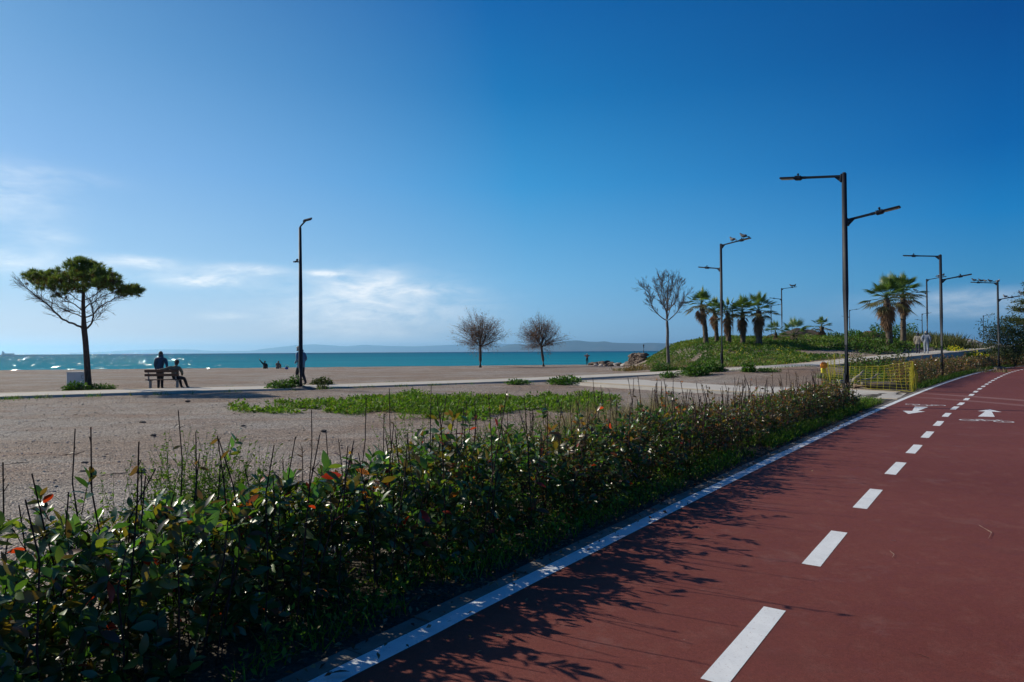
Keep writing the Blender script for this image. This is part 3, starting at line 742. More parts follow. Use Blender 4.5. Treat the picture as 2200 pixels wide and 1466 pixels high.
def hedge_top(s, first):
    if first: return 0.75 + 0.10 * n1(s * 0.9, 11) + 0.13 * n1(s * 2.6, 12) + 0.07 * n1(s * 6.1, 13) - 0.014 * max(0, s - 4)
    return 1.06 + 0.12 * n1(s * 0.35, 15) + 0.10 * n1(s * 1.3, 16) - 0.004 * max(0, s - 28)
def hedge(s0, s1, off0, off1, first, parts_name, label, per_m, size, cols_of):
    root = empty('hedge', (0, 0, 0), label, 'hedge')
    lf = Soup(); tw = Soup()
    pos = []; dirs = []; szs = []; cols = []
    s = s0; ds = 0.1
    oc = (off0 + off1) / 2; hw = (off1 - off0) / 2
    while s < s1:
        fade = min(1, (s1 - s) / 0.6 + 0.15) if first else min(1, (s - s0) / 0.5 + 0.3)
        top = hedge_top(s, first) * (0.6 + 0.4 * fade)
        n = int(per_m(s) * ds * fade / 9.5 + rnd.random())
        if n:
            # shoots: each a short twig with its leaves set round it, most of them near the outside
            u = rng.uniform(-1, 1, n); hwn = hw * (1 + 0.30 * n1(s * 1.5, 21) + .2 * n1(s * 4.7, 23))
            v = 1 - rng.beta(1.0, 1.45, n)
            prof = np.sqrt(np.clip(1 - np.abs(u) ** 3, 0.02, 1))
            z = 0.07 + v * (top * prof - 0.02) + rng.normal(0, 0.035, n)
            z += np.where((rng.random(n) < .06) & (z > top * .6), rng.uniform(.05, .28, n), 0)
            off = oc + u * hwn * (0.80 + 0.20 * np.clip(z / top, 0, 1))
            sj = s + rng.uniform(0, ds, n)
            _, t = road(s, 0); left = np.array([-t.y, t.x, 0]); fw = np.array([t.x, t.y, 0])
            for i in range(n):
                if rnd.random() > min(1, max(0.35, z[i] / 0.16)) or z[i] < .03: continue
                p, _t = road(sj[i], off[i]); tip = np.array([p.x, p.y, z[i]])
                d = left * u[i] * .75 + fw * rng.normal(0, .5) + np.array([0, 0, rng.normal(.75, .4)]); d /= np.linalg.norm(d)
                L = rng.uniform(.10, .26) * (1 if first else 1.5); m = int(rng.integers(6, 13))
                tt = np.linspace(.12, 1.0, m); an = rng.uniform(0, 6.28) + np.arange(m) * 2.4
                x_, y_, _z = frame(d); x_ = np.array(x_); y_ = np.array(y_)
                rad_ = np.cos(an)[:, None] * x_ + np.sin(an)[:, None] * y_
                op = (1.15 - .55 * tt)[:, None]
                dl_ = d * np.cos(op) + rad_ * np.sin(op) + rng.normal(0, .22, (m, 3)); dl_[:, 2] -= .12
                P = tip - d * (L * (1 - tt))[:, None]
                big = size(s) * rng.uniform(.75, 1.25); zz_ = big * (.62 + .55 * np.sin(tt * 2.6)) * rng.uniform(.8, 1.2, m)
                hi = min(1, max(0, (z[i] / top - .55) / .45))
                c = pick(cols_of(s), m)
                if rnd.random() < .17 * hi: c = c * .4 + np.array([.046, .026, .010]) * rng.uniform(.6, 1.6, (m, 1))
                k_ = P[:, 2] > .02
                pos.append(P[k_]); dirs.append(dl_[k_]); szs.append(zz_[k_]); cols.append(c[k_])
                if first and s < 8: tube(tw, [Vector(tip - d * L * 1.25), Vector(tip - d * L * .5 + rng.normal(0, .006, 3)), Vector(tip)], [.0032, .0026, .0018], 3, cap=False)
        # stems
        k = (25 if s < 9 else 22) * ds if first else 5 * ds
        for _ in range(int(k + rnd.random())):
            o = oc + rnd.uniform(-.85, .85) * hw; p, t = road(s + rnd.random() * ds, o)
            h = top * rnd.uniform(.7, 1.02); bare = rnd.random() < (0.56 if first else 0.25)
            if bare: h = top * rnd.uniform(.98, 1.12) + rnd.uniform(0.06, 0.42 if first else 0.2)
            a = Vector((p.x, p.y, 0.0)); lean = Vector((rnd.gauss(0, .09), rnd.gauss(0, .09), 0))
            pts = [a, a + lean * .4 + Vector((0, 0, h * .4)), a + lean * 0.9 + Vector((rnd.gauss(0, .022), rnd.gauss(0, .022), h * .75)), a + lean * 1.2 + Vector((0, 0, h))]
            r0 = 0.0050 if first else 0.009
            if s > 6 and first: r0 = 0.0066
            tube(tw, pts, [r0, r0 * .88, r0 * .76, r0 * .6], 5 if s < 7 else 4, cap=False)
            if bare and first and s < 9:            # knuckles where old shoots were cut
                for q in range(rnd.randint(1, 4)):
                    f = rnd.uniform(.66, .99); b = pts[2].lerp(pts[3], (f - .66) / .34)
                    e = b + Vector((rnd.gauss(0, .02), rnd.gauss(0, .02), rnd.uniform(.008, .045)))
                    tube(tw, [b, e], [r0 * .55, r0 * .35], 4, cap=False)
            if bare and rnd.random() < 0.5:        # one or two leaves clinging to the bare tip
                for q in range(rnd.randint(1, 2)):
                    b = pts[2].lerp(pts[3], rnd.uniform(.2, 1.0))
                    pos.append(np.array([b[:]])); dirs.append(np.array([[rnd.gauss(0, 1), rnd.gauss(0, 1), rnd.gauss(-.1, .6)]]))
                    szs.append(np.array([size(s) * rnd.uniform(.6, .95)])); cols.append(pick([(3, (0.05, 0.028, 0.016)), (2, (0.09, 0.06, 0.02)), (1, (0.18, 0.05, 0.015))], 1))
            if not bare and rnd.random() < .7:      # side shoots
                for q in range(2):
                    b = pts[1].lerp(pts[2], rnd.random()); e = b + Vector((rnd.gauss(0, .10), rnd.gauss(0, .10), rnd.uniform(.02, .16)))
                    tube(tw, [b, (b + e) / 2 + Vector((0, 0, .01)), e], [r0 * .5, r0 * .45, r0 * .3], 4, cap=False)
        s += ds
    pos = np.concatenate(pos); dirs = np.concatenate(dirs); szs = np.concatenate(szs); cols = np.concatenate(cols)
    near = np.hypot(pos[:, 0], pos[:, 1]) < 9
    put_leaves(lf, pos[near], dirs[near], szs[near], cols[near], LEAF, 0.7)
    put_leaves(lf, pos[~near], dirs[~near], szs[~near], cols[~near], LEAF_S, 0.7)
    lf.build('foliage', m_photinia, root, smooth=True); tag(tw.build('stems', m_twig, root), kind='stuff')
    return root
S_END1 = arc_of(np.array(gp(1888, 881)[:2])) + 0.1
S_BEG2 = arc_of(np.array(gp(1992, 838)[:2])) + 0.6
hedge(-3.2, S_END1, 0.42, 1.50, True, 'near', 'low glossy green and bronze hedge with bare twigs filling the foreground', 
      lambda s: 2950 if s < 5 else (2600 if s < 8 else 2100), lambda s: 0.080 - 0.003 * max(0, min(s, 7)) if s < 7 else 0.060 + 0.0008 * (s - 7), lambda s: NEARCOL if s < 3.5 else (NEARCOL + MIDCOL if s < 7 else MIDCOL))
hedge(S_BEG2, S_BEG2 + 62, 0.42, 1.7, False, 'far', 'reddish brown hedge along the far bend of the red path',
      lambda s: 800 if s < 45 else 420, lambda s: 0.085 if s < 45 else 0.12, lambda s: FARCOL)

# ------------------------------------------------------------------ grass, weeds and litter on the ground
m_grass = leafy('fresh_grass', rough=0.55, trans=0.4, spec=0.25, tint=(1.3, 1.35, 0.5))
m_dry = leafy('dry_grass', rough=0.8, trans=0.3, spec=0.1, tint=(1.1, 1.05, 0.8))
GREEN = [(5, (0.070, 0.150, 0.018)), (4, (0.100, 0.190, 0.024)), (3, (0.050, 0.105, 0.020)), (1.2, (0.17, 0.19, 0.05))]
PATCH = [(5, (0.105, 0.200, 0.022)), (4, (0.14, 0.235, 0.03)), (2, (0.06, 0.125, 0.018)), (1, (0.20, 0.22, 0.06))]
DRY = [(4, (0.36, 0.30, 0.17)), (3, (0.28, 0.225, 0.12)), (2, (0.20, 0.18, 0.075)), (1.5, (0.12, 0.14, 0.045))]
def ground_z(P): return height(P)
def blades(sp, P2, h, cols, lean=0.45, wid=0.10):
    """P2 (n,2) roots; h (n,) lengths"""
    n = len(P2)
    if n == 0: return
    z = ground_z(P2)
    d = rng.normal(0, lean, (n, 3)); d[:, 2] = 1.0
    M = frames(d, rng.uniform(0, 6.28, n)) * np.asarray(h)[:, None, None]
    M = M * np.array([1, 1, 1])[None, None, :]
    M[:, :, 0] *= (wid / np.asarray(h)) [:, None] if np.ndim(wid) else wid
    sp.scatter(BLADE[0], BLADE[1], BLADE[2], M, np.column_stack([P2, z - 0.01]), cols)
def leaves_at(sp, P3, size, cols, up=0.5):
    d = unit(len(P3), up); put_leaves(sp, P3, d, size, cols, LEAF_S, 0.9)

# the green patch in the middle of the gravel: outline taken on the ground
def inside(px, py, poly):
    c = False; n = len(poly)
    for i in range(n):
        (x1, y1), (x2, y2) = poly[i], poly[i - 1]
        if (y1 > py) != (y2 > py) and px < (x2 - x1) * (py - y1) / (y2 - y1) + x1: c = not c
    return c
patch = [gp(*q)[:2] for q in [(515, 882), (600, 868), (700, 862), (800, 857), (880, 852), (960, 858), (1040, 856), (1130, 852), (1200, 853), (1260, 850), (1300, 860), (1310, 872),
                              (1250, 886), (1180, 890), (1090, 893), (1060, 902), (960, 905), (880, 900), (830, 893), (740, 890), (640, 887), (560, 888)]]
sp = Soup(); lf = Soup()
bx = np.array(patch); lo, hi = bx.min(0), bx.max(0)
pts = []
while len(pts) < 30000:
    x, y = rnd.uniform(lo[0] - .5, hi[0] + 1.0), rnd.uniform(lo[1] - .9, hi[1] + .9)
    ok = inside(x, y, patch)
    dens = n2(x * 0.9, y * 0.9, 31) + 0.35 * n2(x * 3, y * 3, 32)
    e_ = min(inside(x + a_, y + b_, patch) for a_, b_ in ((.9, 0), (-.9, 0), (0, .9), (0, -.9), (.45, .45), (-.45, -.45))) if ok else False
    if (ok and dens > (-0.42 if e_ else 0.08)) or (not ok and dens > 0.30 and rnd.random() < .6 and any(inside(x + a_, y + b_, patch) for a_, b_ in ((.5, 0), (-.5, 0), (0, .5), (0, -.5)))): pts.append((x, y))
pts = np.array(pts)
hh = np.array([0.07 + 0.13 * max(0, n2(x * .8, y * .8, 33) + .3) for x, y in pts])
clump = (np.abs(pts[:, 0] - gp(905, 880)[0]) < 1.2); hh = np.where(clump, hh * 1.7, hh)
k = len(pts); k2 = k // 3
blades(sp, pts[:k2], hh[:k2] * rng.uniform(.6, 1.4, k2), pick(PATCH, k2), 0.7, 0.07)
q = pts[k2:]; hq = hh[k2:]
leaves_at(sp, np.column_stack([q, ground_z(q) + hq * rng.uniform(.1, 1.0, len(q))]), rng.uniform(.06, .13, len(q)), pick(PATCH, len(q)))
tag(sp.build('grass_patch', m_grass), 'fresh green grass and weeds growing across the gravel', 'grass', None, 'stuff')

# verge: grass, clover and leaf litter between hedge and kerb
sp = Soup(); n = 22000
sv = rng.uniform(-2.5, S_END1 + 2.2, n); ov = 0.27 + rng.beta(1.3, 1.6, n) * 0.62
keep = np.array([n2(a * 0.8, b * 2.0, 41) + 0.4 * n2(a * 3.1, b * 3, 42) > -0.12 + (0.10 if a < 3 else (-0.25 if a > 8 else 0)) for a, b in zip(sv, ov)])
keep |= (sv > S_END1 - .2) & (rng.random(n) < .8)
sv, ov = sv[keep], ov[keep]
P2 = np.array([road(a, b)[0][:] for a, b in zip(sv, ov)])
half = rng.random(len(P2)) < 0.55
def low_z(P): return np.full(len(P), 0.03)
_gz = ground_z
ground_z = low_z
VERGE = [(5, (0.11, 0.21, 0.024)), (3, (0.17, 0.26, 0.034)), (3, (0.05, 0.10, 0.02)), (0.8, (0.26, 0.23, 0.10))]
hv = rng.uniform(.05, .15, half.sum()) * (1 + 0.5 * (sv[half] > 7))
blades(sp, P2[half], hv, pick(VERGE, half.sum()), 0.5, 0.075)
q = P2[~half]
leaves_at(sp, np.column_stack([q, 0.03 + rng.uniform(.01, .16, len(q))]), rng.uniform(.02, .055, len(q)), pick(VERGE, len(q)))
tag(sp.build('verge_grass', m_grass), 'short green grass and clover under the hedge by the kerb', 'grass', None, 'stuff')
sp = Soup(); n = 4600
sv = rng.uniform(-2.5, 17, n); ov = rng.normal(0.36, 0.17, n); ov = np.clip(ov, -.25 + .3 * rng.random(n), 1.2)
P2 = np.array([road(a, b)[0][:] for a, b in zip(sv, ov)])
d = unit(n, 0.0); d[:, 2] *= 0.25
put_leaves(sp, np.column_stack([P2, 0.05 + rng.uniform(0, .01, n)]), d, rng.uniform(.015, .055, n), pick([(4, (0.15, 0.10, 0.06)), (3, (0.26, 0.19, 0.12)), (2, (0.09, 0.055, 0.035)), (.6, (0.3, .07, .03))], n), LEAF_S, 0.4)
k_ = 70; a_ = rng.uniform(-1, 18, k_); o_2 = -rng.exponential(.28, k_) - .1; Pq = np.array([road(x, y)[0][:] for x, y in zip(a_, np.maximum(o_2, -1.5))]); dq = unit(k_); dq[:, 2] *= .15
put_leaves(sp, np.column_stack([Pq, np.full(k_, ROADZ + .008)]), dq, rng.uniform(.012, .045, k_), pick([(4, (.20, .13, .07)), (3, (.34, .25, .16)), (1, (.3, .08, .03))], k_), LEAF_S, .3)
tag(sp.build('leaf_litter', m_dry), 'dry brown leaf litter along the kerb', 'leaf litter', None, 'stuff')
# grass at the foot of the far hedge
sp = Soup(); n = 9000
sv = rng.uniform(S_BEG2 - 1.2, S_BEG2 + 40, n); ov = rng.uniform(.2, .75, n) + np.where(sv < S_BEG2 + .6, rng.uniform(0, .9, n), 0)
P2 = np.array([road(a, b)[0][:] for a, b in zip(sv, ov)])
blades(sp, P2, rng.uniform(.12, .28, n), pick(GREEN, n), 0.4, 0.07)
tag(sp.build('verge_grass', m_grass), 'green grass at the foot of the far reddish hedge', 'grass', None, 'stuff')
ground_z = _gz

# weeds behind the near hedge, and dry grass further along
sp = Soup()
def weed_zone(sp, s0, s1, o0, o1, n, hgt, cols, seed, thr=-0.1, dz=1.0, leafs=0.6, lsize=(.02, .05)):
    a = rng.uniform(s0, s1, n); b = o0 + rng.beta(1.1, 1.6, n) * (o1 - o0)
    P = np.array([road(x, y)[0][:] for x, y in zip(a, b)])
    dn = np.array([n2(x * .9, y * .9, seed) + .5 * n2(x * 2.8, y * 2.8, seed + 1) for x, y in P]); ok = dn > thr; P = P[ok]; dn = dn[ok]
    h = hgt * (0.45 + np.clip(dn - thr, 0, .8))
    if leafs > .5:                                   # leafy sprigs: a bent stem with leaves all along it
        P = P[::11]; h = h[::11]; gz_ = ground_z(P); LP_ = []; LD_ = []; LS_ = []
        for (x, y), hh_, z0 in zip(P, h, gz_):
            ln_ = np.array([rnd.gauss(0, .22), rnd.gauss(0, .22), 1.0]); H_ = hh_ * rnd.uniform(.45, 1.1); b = np.array([x, y, z0]); st_ = np.array(pick(cols, 1)[0])
            mid_ = b + ln_ * H_ * .5; e_ = mid_ + (ln_ + np.array([rnd.gauss(0, .25), rnd.gauss(0, .25), -.1])) * H_ * .5
            tube(sp, [b, mid_, e_], [.0028, .0022, .0012], 3, col=st_ * .8, cap=False)
            k_ = int(H_ / .022) + 5; t_ = rng.uniform(.12, 1, k_)[:, None]
            q_ = np.where(t_ < .5, b + (mid_ - b) * t_ * 2, mid_ + (e_ - mid_) * (t_ * 2 - 1))
            dv_ = rng.normal(0, 1, (k_, 3)); dv_[:, 2] = dv_[:, 2] * .4 + .5; LP_.append(q_); LD_.append(dv_); LS_.append(rng.uniform(lsize[0], lsize[1] * 1.5, k_) * (1.25 - .7 * t_[:, 0]))
        LP_ = np.concatenate(LP_); put_leaves(sp, LP_, np.concatenate(LD_), np.concatenate(LS_), pick(cols, len(LP_)), LEAF_S, .9)
        return
    m = rng.random(len(P)) < leafs
    if m.any():
        zz = ground_z(P[m]) + h[m] * rng.beta(1.0, 1.5, m.sum())
        leaves_at(sp, np.column_stack([P[m], zz]), rng.uniform(*lsize, m.sum()), pick(cols, m.sum()))
    blades(sp, P[~m], h[~m] * (.62 if leafs > 0 else 1) * rng.uniform(.6, 1.2, (~m).sum()), pick(cols, (~m).sum()), 0.4, 0.02)
WEED = [(4, (0.10, 0.19, 0.022)), (3, (0.14, 0.22, 0.035)), (2, (0.06, 0.12, 0.02))]
weed_zone(sp, -0.5, 3.4, 1.45, 2.5, 26000, .80, WEED, 51, -.2, leafs=.88, lsize=(.014, .034))
weed_zone(sp, 3.0, 7.0, 1.5, 2.9, 26000, .72, WEED, 53, -.12, leafs=.88, lsize=(.014, .034))
weed_zone(sp, 6.2, 10.0, 1.5, 2.8, 9000, 0.6, WEED, 55, -.05, lsize=(.016, .036))
tag(sp.build('weeds', m_grass), 'fine bright green weeds growing behind the near hedge', 'weeds', None, 'stuff')
sp = Soup()
weed_zone(sp, 2.0, 8.5, 1.5, 3.6, 4200, 0.34, DRY, 61, 0.0, leafs=0.0)
weed_zone(sp, 7.5, 15.5, 1.5, 5.0, 12000, 0.46, DRY, 62, -0.18, leafs=0.0)
weed_zone(sp, 11, 17, 1.6, 4.0, 4200, 0.30, DRY + GREEN, 64, -.1, leafs=0.3)
tag(sp.build('dry_grass', m_dry), 'dry straw coloured grass behind the middle of the hedge', 'grass', None, 'stuff')
# thin grass line along the path's near kerb and beside it
sp = Soup(); n = 9000
ip = rng.uniform(0.15, len(pl) - 1.01, n); i0 = ip.astype(int); fr = (ip - i0)[:, None]
C2 = pl[i0, :2] * (1 - fr) + pl[i0 + 1, :2] * fr
dd = np.gradient(pl[:, :2], axis=0); dd /= np.linalg.norm(dd, axis=1, keepdims=True); nn_ = np.stack([-dd[:, 1], dd[:, 0]], 1)[i0]
side = np.where(rng.random(n) < .62, -1.55, 1.55)
o = side + np.sign(side) * rng.exponential(.22, n)
P2 = C2 + nn_ * o[:, None]
dn = np.array([n1(a * .55, 71 if s_ < 0 else 72) + .5 * n1(a * 2.1, 73) for a, s_ in zip(ip, side)])
ok = (dn > np.where(side < 0, -.05, .25)) & (C2[:, 0] < 26)
dbr = np.min(((P2[:, None] - bl[None, :, :2]) ** 2).sum(2), 1); ok &= dbr > 11
P2 = P2[ok]
blades(sp, P2, rng.uniform(.05, .20, len(P2)), pick(GREEN + [(2, (.2, .19, .08))], len(P2)), .5, .10)
tag(sp.build('path_edge_grass', m_grass), 'low green grass along both kerbs of the concrete footpath', 'grass', None, 'stuff')

# gravel: loose stones, the larger of them standing clear of the ground
m_stone = leafy('loose_stone', rough=0.85, trans=0.0, spec=0.25)
sp = Soup(); n = 9000
Yp = 2.6 * np.exp(rng.uniform(0, 1, n) * math.log(30 / 2.6)); Xp = Yp * rng.uniform(-.78, .5, n)
P2 = np.column_stack([Xp, Yp]); rdz, _ = road_dist(P2); ok = rdz > 1.9; P2 = P2[ok]
dpath = np.min(((P2[:, None] - pl[None, ::2, :2]) ** 2).sum(2), 1); P2 = P2[dpath > 3.2]; n = len(P2)
V0, T0 = ico(1)
ang = rng.uniform(0, 6.28, n); sz = 0.004 + 0.012 * rng.random(n) ** 5 + 0.0005 * P2[:, 1]
M = np.zeros((n, 3, 3)); M[:, 0, 0] = np.cos(ang) * sz * 1.3; M[:, 1, 0] = np.sin(ang) * sz * 1.3; M[:, 0, 1] = -np.sin(ang) * sz; M[:, 1, 1] = np.cos(ang) * sz; M[:, 2, 2] = sz * .6
Vn = V0 * (1 + .25 * np.array([mnoise.noise(Vector(v) * 2) for v in V0]))[:, None]
wz = height(P2) + np.array([0.035 * n2(x * .35, y * .35, 1) + .018 * n2(x * 1.1, y * 1.1, 2) for x, y in P2])
sp.scatter(Vn, T0, None, M, np.column_stack([P2, wz + sz * .15]), pick([(5, (.33, .29, .26)), (2, (.46, .42, .38)), (1, (.20, .17, .15)), (1, (.28, .20, .15))], n))
tag(sp.build('loose_gravel', m_stone), 'loose grey and brown pebbles lying on the gravel ground', 'gravel', None, 'stuff')
# ------------------------------------------------------------------ trees
m_pinebark = bark('pine_bark', (0.045, 0.030, 0.024), (0.13, 0.092, 0.075), 16)
m_greybark = bark('grey_bark', (0.050, 0.040, 0.034), (0.14, 0.115, 0.098), 18)
m_palebark = bark('pale_bark', (0.085, 0.072, 0.062), (0.21, 0.185, 0.165), 18)
m_palmbark = bark('palm_trunk_bark', (0.060, 0.045, 0.033), (0.19, 0.145, 0.105), 9)
m_needle = leafy('pine_needles', rough=0.5, trans=0.42, spec=0.3, tint=(1.2, 1.2, 0.6))
m_dead = leafy('dry_brown_foliage', rough=0.85, trans=0.35, spec=0.1, tint=(1.1, 1.0, 0.85))
m_frond = leafy('palm_frond', rough=0.42, trans=0.38, spec=0.4, tint=(1.25, 1.25, 0.6))
m_bush = leafy('shrub_leaf', rough=0.5, trans=0.3, spec=0.3, tint=(1.3, 1.3, 0.5))

def curve(a, b, sag=0.0, n=5, wig=0.0):
    a = Vector(a); b = Vector(b); L = (b - a).length; out = []
    for i in range(n + 1):
        t = i / n; p = a.lerp(b, t); p.z += sag * L * 4 * t * (1 - t)
        if 0 < i < n: p += Vector((rnd.gauss(0, wig), rnd.gauss(0, wig), rnd.gauss(0, wig))) * L
        out.append(p)
    return out
def grow(sp, p, d, L, r, depth, spread, tips, up=0.15, kids=(2, 3), shrink=0.68, rshrink=0.62, minr=0.004, sides=5, wig=0.05, nseg=3, fork=False):
    """a limb with side limbs; tips gathers the ends of the last order"""
    d = Vector(d).normalized(); pts = [Vector(p)]; q = Vector(p); dd = d.copy()
    for i in range(nseg):
        dd = (dd + Vector((rnd.gauss(0, wig * 2), rnd.gauss(0, wig * 2), rnd.gauss(0, wig * 2) + up * .35))).normalized()
        q = q + dd * (L / nseg); pts.append(q.copy())
    r1 = max(minr, r * rshrink)
    tube(sp, pts, [r + (r1 - r) * i / nseg for i in range(nseg + 1)], sides, cap=False)
    if depth == 0:
        tips.append((pts[-1], dd, pts)); return
    k = rnd.randint(*kids)
    for j in range(k + 1):
        last = j == k
        t = 1.0 if last else rnd.uniform(.35, .95)
        i = min(int(t * nseg), nseg - 1); b = pts[i].lerp(pts[i + 1], t * nseg - i)
        x, y, z = frame(dd); an = rnd.uniform(0, 6.28)
        sd = spread * rnd.uniform(.7, 1.25) * (0.35 if last else 1.0)
        nd = z * math.cos(sd) + (x * math.cos(an) + y * math.sin(an)) * math.sin(sd)
        grow(sp, b, nd, L * shrink * rnd.uniform(.75, 1.2) * (1.0 if last else .9), max(minr, r1 * (1 if last else .72)), depth - 1, spread, tips, up, kids, shrink, rshrink, minr, max(3, sides - 1), wig, max(2, nseg - 1))

# --- umbrella pine on the left
Yp = 28.6
tb = at(190, 836, Yp); tb.z = hz(tb.x, tb.y)
root = empty('pine_tree', tb, 'lone umbrella shaped pine tree by the footpath at the left', 'tree')
tr = Soup(); cr = Soup()
def W(px, py, dy=0.0): return at(px, py, Yp + dy) - tb
def limb(pxs, r0, r1, sides=6, dys=None, wig=.012):
    """pxs: points seen in the photo, each at its own depth"""
    P = [W(px, py, dy) for px, py, dy in pxs]
    L = smooth_line([p[:] for p in P], 4)
    L = [Vector(p) + Vector((rnd.gauss(0, wig), rnd.gauss(0, wig), rnd.gauss(0, wig))) * (0 if i in (0,) else 1) for i, p in enumerate(L)]
    tube(tr, L, [r0 + (r1 - r0) * i / (len(L) - 1) for i in range(len(L))], sides); return L
tk = [(190, 838, 0), (188.5, 810, 0), (186, 770, 0), (183.5, 735, 0), (180.5, 706, 0), (179.5, 680, 0), (178.5, 655, 0), (179, 630, .0), (178, 606, .05), (177, 588, .1), (176, 572, .1)]
P = [W(*q) for q in tk]; rad = [.150, .128, .118, .112, .110, .082, .074, .066, .05, .036, .02]
Lk = smooth_line([p[:] for p in P], 3); tube(tr, [Vector(p) for p in Lk], list(np.interp(np.linspace(0, 1, len(Lk)), np.linspace(0, 1, len(rad)), rad)), 10)
limbs = []
for pxs, r0, r1 in [
    ([(179, 707, 0), (160, 697, -.2), (138, 688, -.4), (118, 672, -.7), (100, 653, -.8), (80, 638, -.9), (60, 622, -1.0), (48, 611, -1.0), (40, 601, -1.05)], .048, .008),
    ([(182, 708, 0), (194, 698, .2), (200, 682, .4), (198, 662, .5), (194, 648, .6), (190, 640, .7)], .044, .012),
    ([(179, 683, 0), (165, 676, .3), (140, 667, .6), (115, 652, .9), (90, 640, 1.1), (70, 626, 1.3)], .026, .007),
    ([(180, 684, 0), (200, 676, -.3), (212, 662, -.5), (230, 650, -.7), (252, 640, -.9), (272, 634, -1.0), (290, 628, -1.1)], .030, .009),
    ([(179, 668, 0), (160, 655, -.5), (140, 645, -.9), (118, 628, -1.2), (95, 615, -1.4)], .026, .008),
    ([(179, 665, 0), (196, 652, .5), (215, 640, .9), (240, 628, 1.2), (268, 618, 1.4)], .028, .008),
    ([(179, 650, 0), (160, 640, .6), (135, 622, 1.1), (112, 608, 1.5)], .022, .007),
    ([(179, 648, 0), (200, 636, -.6), (222, 620, -1.0), (246, 604, -1.2)], .022, .007),
    ([(179, 636, 0), (168, 622, -.9), (150, 606, -1.3), (135, 592, -1.5)], .02, .006),
    ([(179, 632, 0), (192, 616, .8), (208, 600, 1.2), (222, 586, 1.4)], .02, .006),
    ([(178, 622, 0), (165, 606, .7), (150, 585, 1.1)], .016, .005), ([(178, 618, 0), (190, 598, -.7), (205, 578, -1.0)], .016, .005),
    ([(178, 606, 0), (170, 588, -.4), (160, 570, -.5)], .012, .004), ([(178, 604, 0), (188, 585, .4), (196, 566, .5)], .012, .004),
    ([(181, 694, 0), (205, 688, -.2), (218, 672, -.4), (226, 660, -.5)], .016, .005), ([(181, 676, 0), (172, 672, -.6), (158, 668, -1.0), (140, 660, -1.3)], .014, .004)]:
    limbs.append(limb(pxs, r0, r1))
tips = []
for L in limbs:                                  # fine, mostly bare side twigs
    n = len(L)
    for q in range(int(n * 1.5)):
        i = rnd.randint(int(n * .3), max(int(n * .3), int(n * .82))); d = (L[i] - L[i - 1]).normalized()
        if L[i].z > 4.35: continue
        d = (d + Vector((rnd.gauss(0, .55), rnd.gauss(0, .55), rnd.gauss(.05, .35)))).normalized()
        grow(tr, L[i], d, rnd.uniform(.22, .42), .009, 2 if rnd.random() < .5 else 1, .5, tips, .05, (1, 2), .7, .65, .0035, 4, .05, 3)
# needle tufts: cushions of foliage, each a flattened dome of brushes
NEED = (np.array([(-.5, 0, 0), (.5, 0, 0), (0, 1, 0)], float), [(0, 1, 2)], None)
cush = []
for px, py, dy, rx, rz, k in [(176, 572, 0, .62, .36, 70), (160, 583, -.5, .6, .34, 55), (196, 580, .5, .6, .34, 55), (215, 590, -.4, .6, .32, 48), (150, 600, .8, .62, .32, 48), (185, 600, -.9, .7, .34, 60),
                              (178, 590, .9, .7, .36, 50), (235, 600, .5, .55, .28, 42), (225, 612, -1.2, .55, .28, 42), (246, 612, -.6, .45, .25, 32), (130, 606, -.9, .6, .3, 44), (108, 603, .6, .52, .26, 38),
                              (90, 596, -.2, .55, .25, 38), (82, 610, .9, .42, .26, 28), (104, 618, -1.2, .5, .26, 34), (140, 622, 1.3, .55, .28, 36), (160, 622, -1.3, .55, .26, 36), (200, 618, 1.3, .6, .27, 40),
                              (268, 632, -.9, .42, .24, 32), (288, 624, -1.1, .34, .26, 30), (280, 622, -.4, .36, .2, 24), (296, 632, -1.0, .2, .2, 14), (255, 625, 1.3, .42, .22, 26), (212, 600, 1.0, .5, .3, 36),
                              (120, 590, 0, .4, .2, 22), (172, 565, .2, .42, .22, 30), (205, 606, 0, .62, .3, 40), (155, 610, 0, .6, .3, 40), (76, 603, -.1, .42, .24, 26), (66, 596, -.7, .34, .18, 18), (84, 588, .3, .4, .2, 22), (135, 636, -.3, .36, .16, 14)]:
    c = W(px, py, dy)
    for _ in range(k):
        v = Vector((rnd.gauss(0, 1), rnd.gauss(0, 1), rnd.gauss(0, 1))).normalized() * rnd.uniform(.45, 1.0)
        if v.z < -.35: v.z *= -.6
        cush.append((c + Vector((v.x * rx, v.y * rx, v.z * rz)), Vector((v.x, v.y, v.z * .6 + .55)), py))
pos = []; dr = []; ln = []; cc = []
for c, d, py in cush:
    n = 34; b = unit(n) * .85 + np.array(d)
    pos.append(np.tile(np.array(c), (n, 1)) + rng.normal(0, .03, (n, 3))); dr.append(b); ln.append(rng.uniform(.11, .20, n))
    brown = rnd.random() < (.22 if py > 596 else .05)
    cc.append(pick([(3, (.13, .08, .03)), (2, (.09, .075, .025))] if brown else [(3, (.09, .15, .036)), (3, (.135, .205, .048)), (2, (.19, .24, .06))], n))
pos = np.concatenate(pos); dr = np.concatenate(dr); ln = np.concatenate(ln); cc = np.concatenate(cc)
M = frames(dr, rng.uniform(0, 6.3, len(pos))); M[:, :, 1] *= ln[:, None]; M[:, :, 0] *= .02
cr.scatter(NEED[0], NEED[1], None, M, pos, cc)
tr.build('trunk', m_pinebark, root, smooth=True); cr.build('crown', m_needle, root)

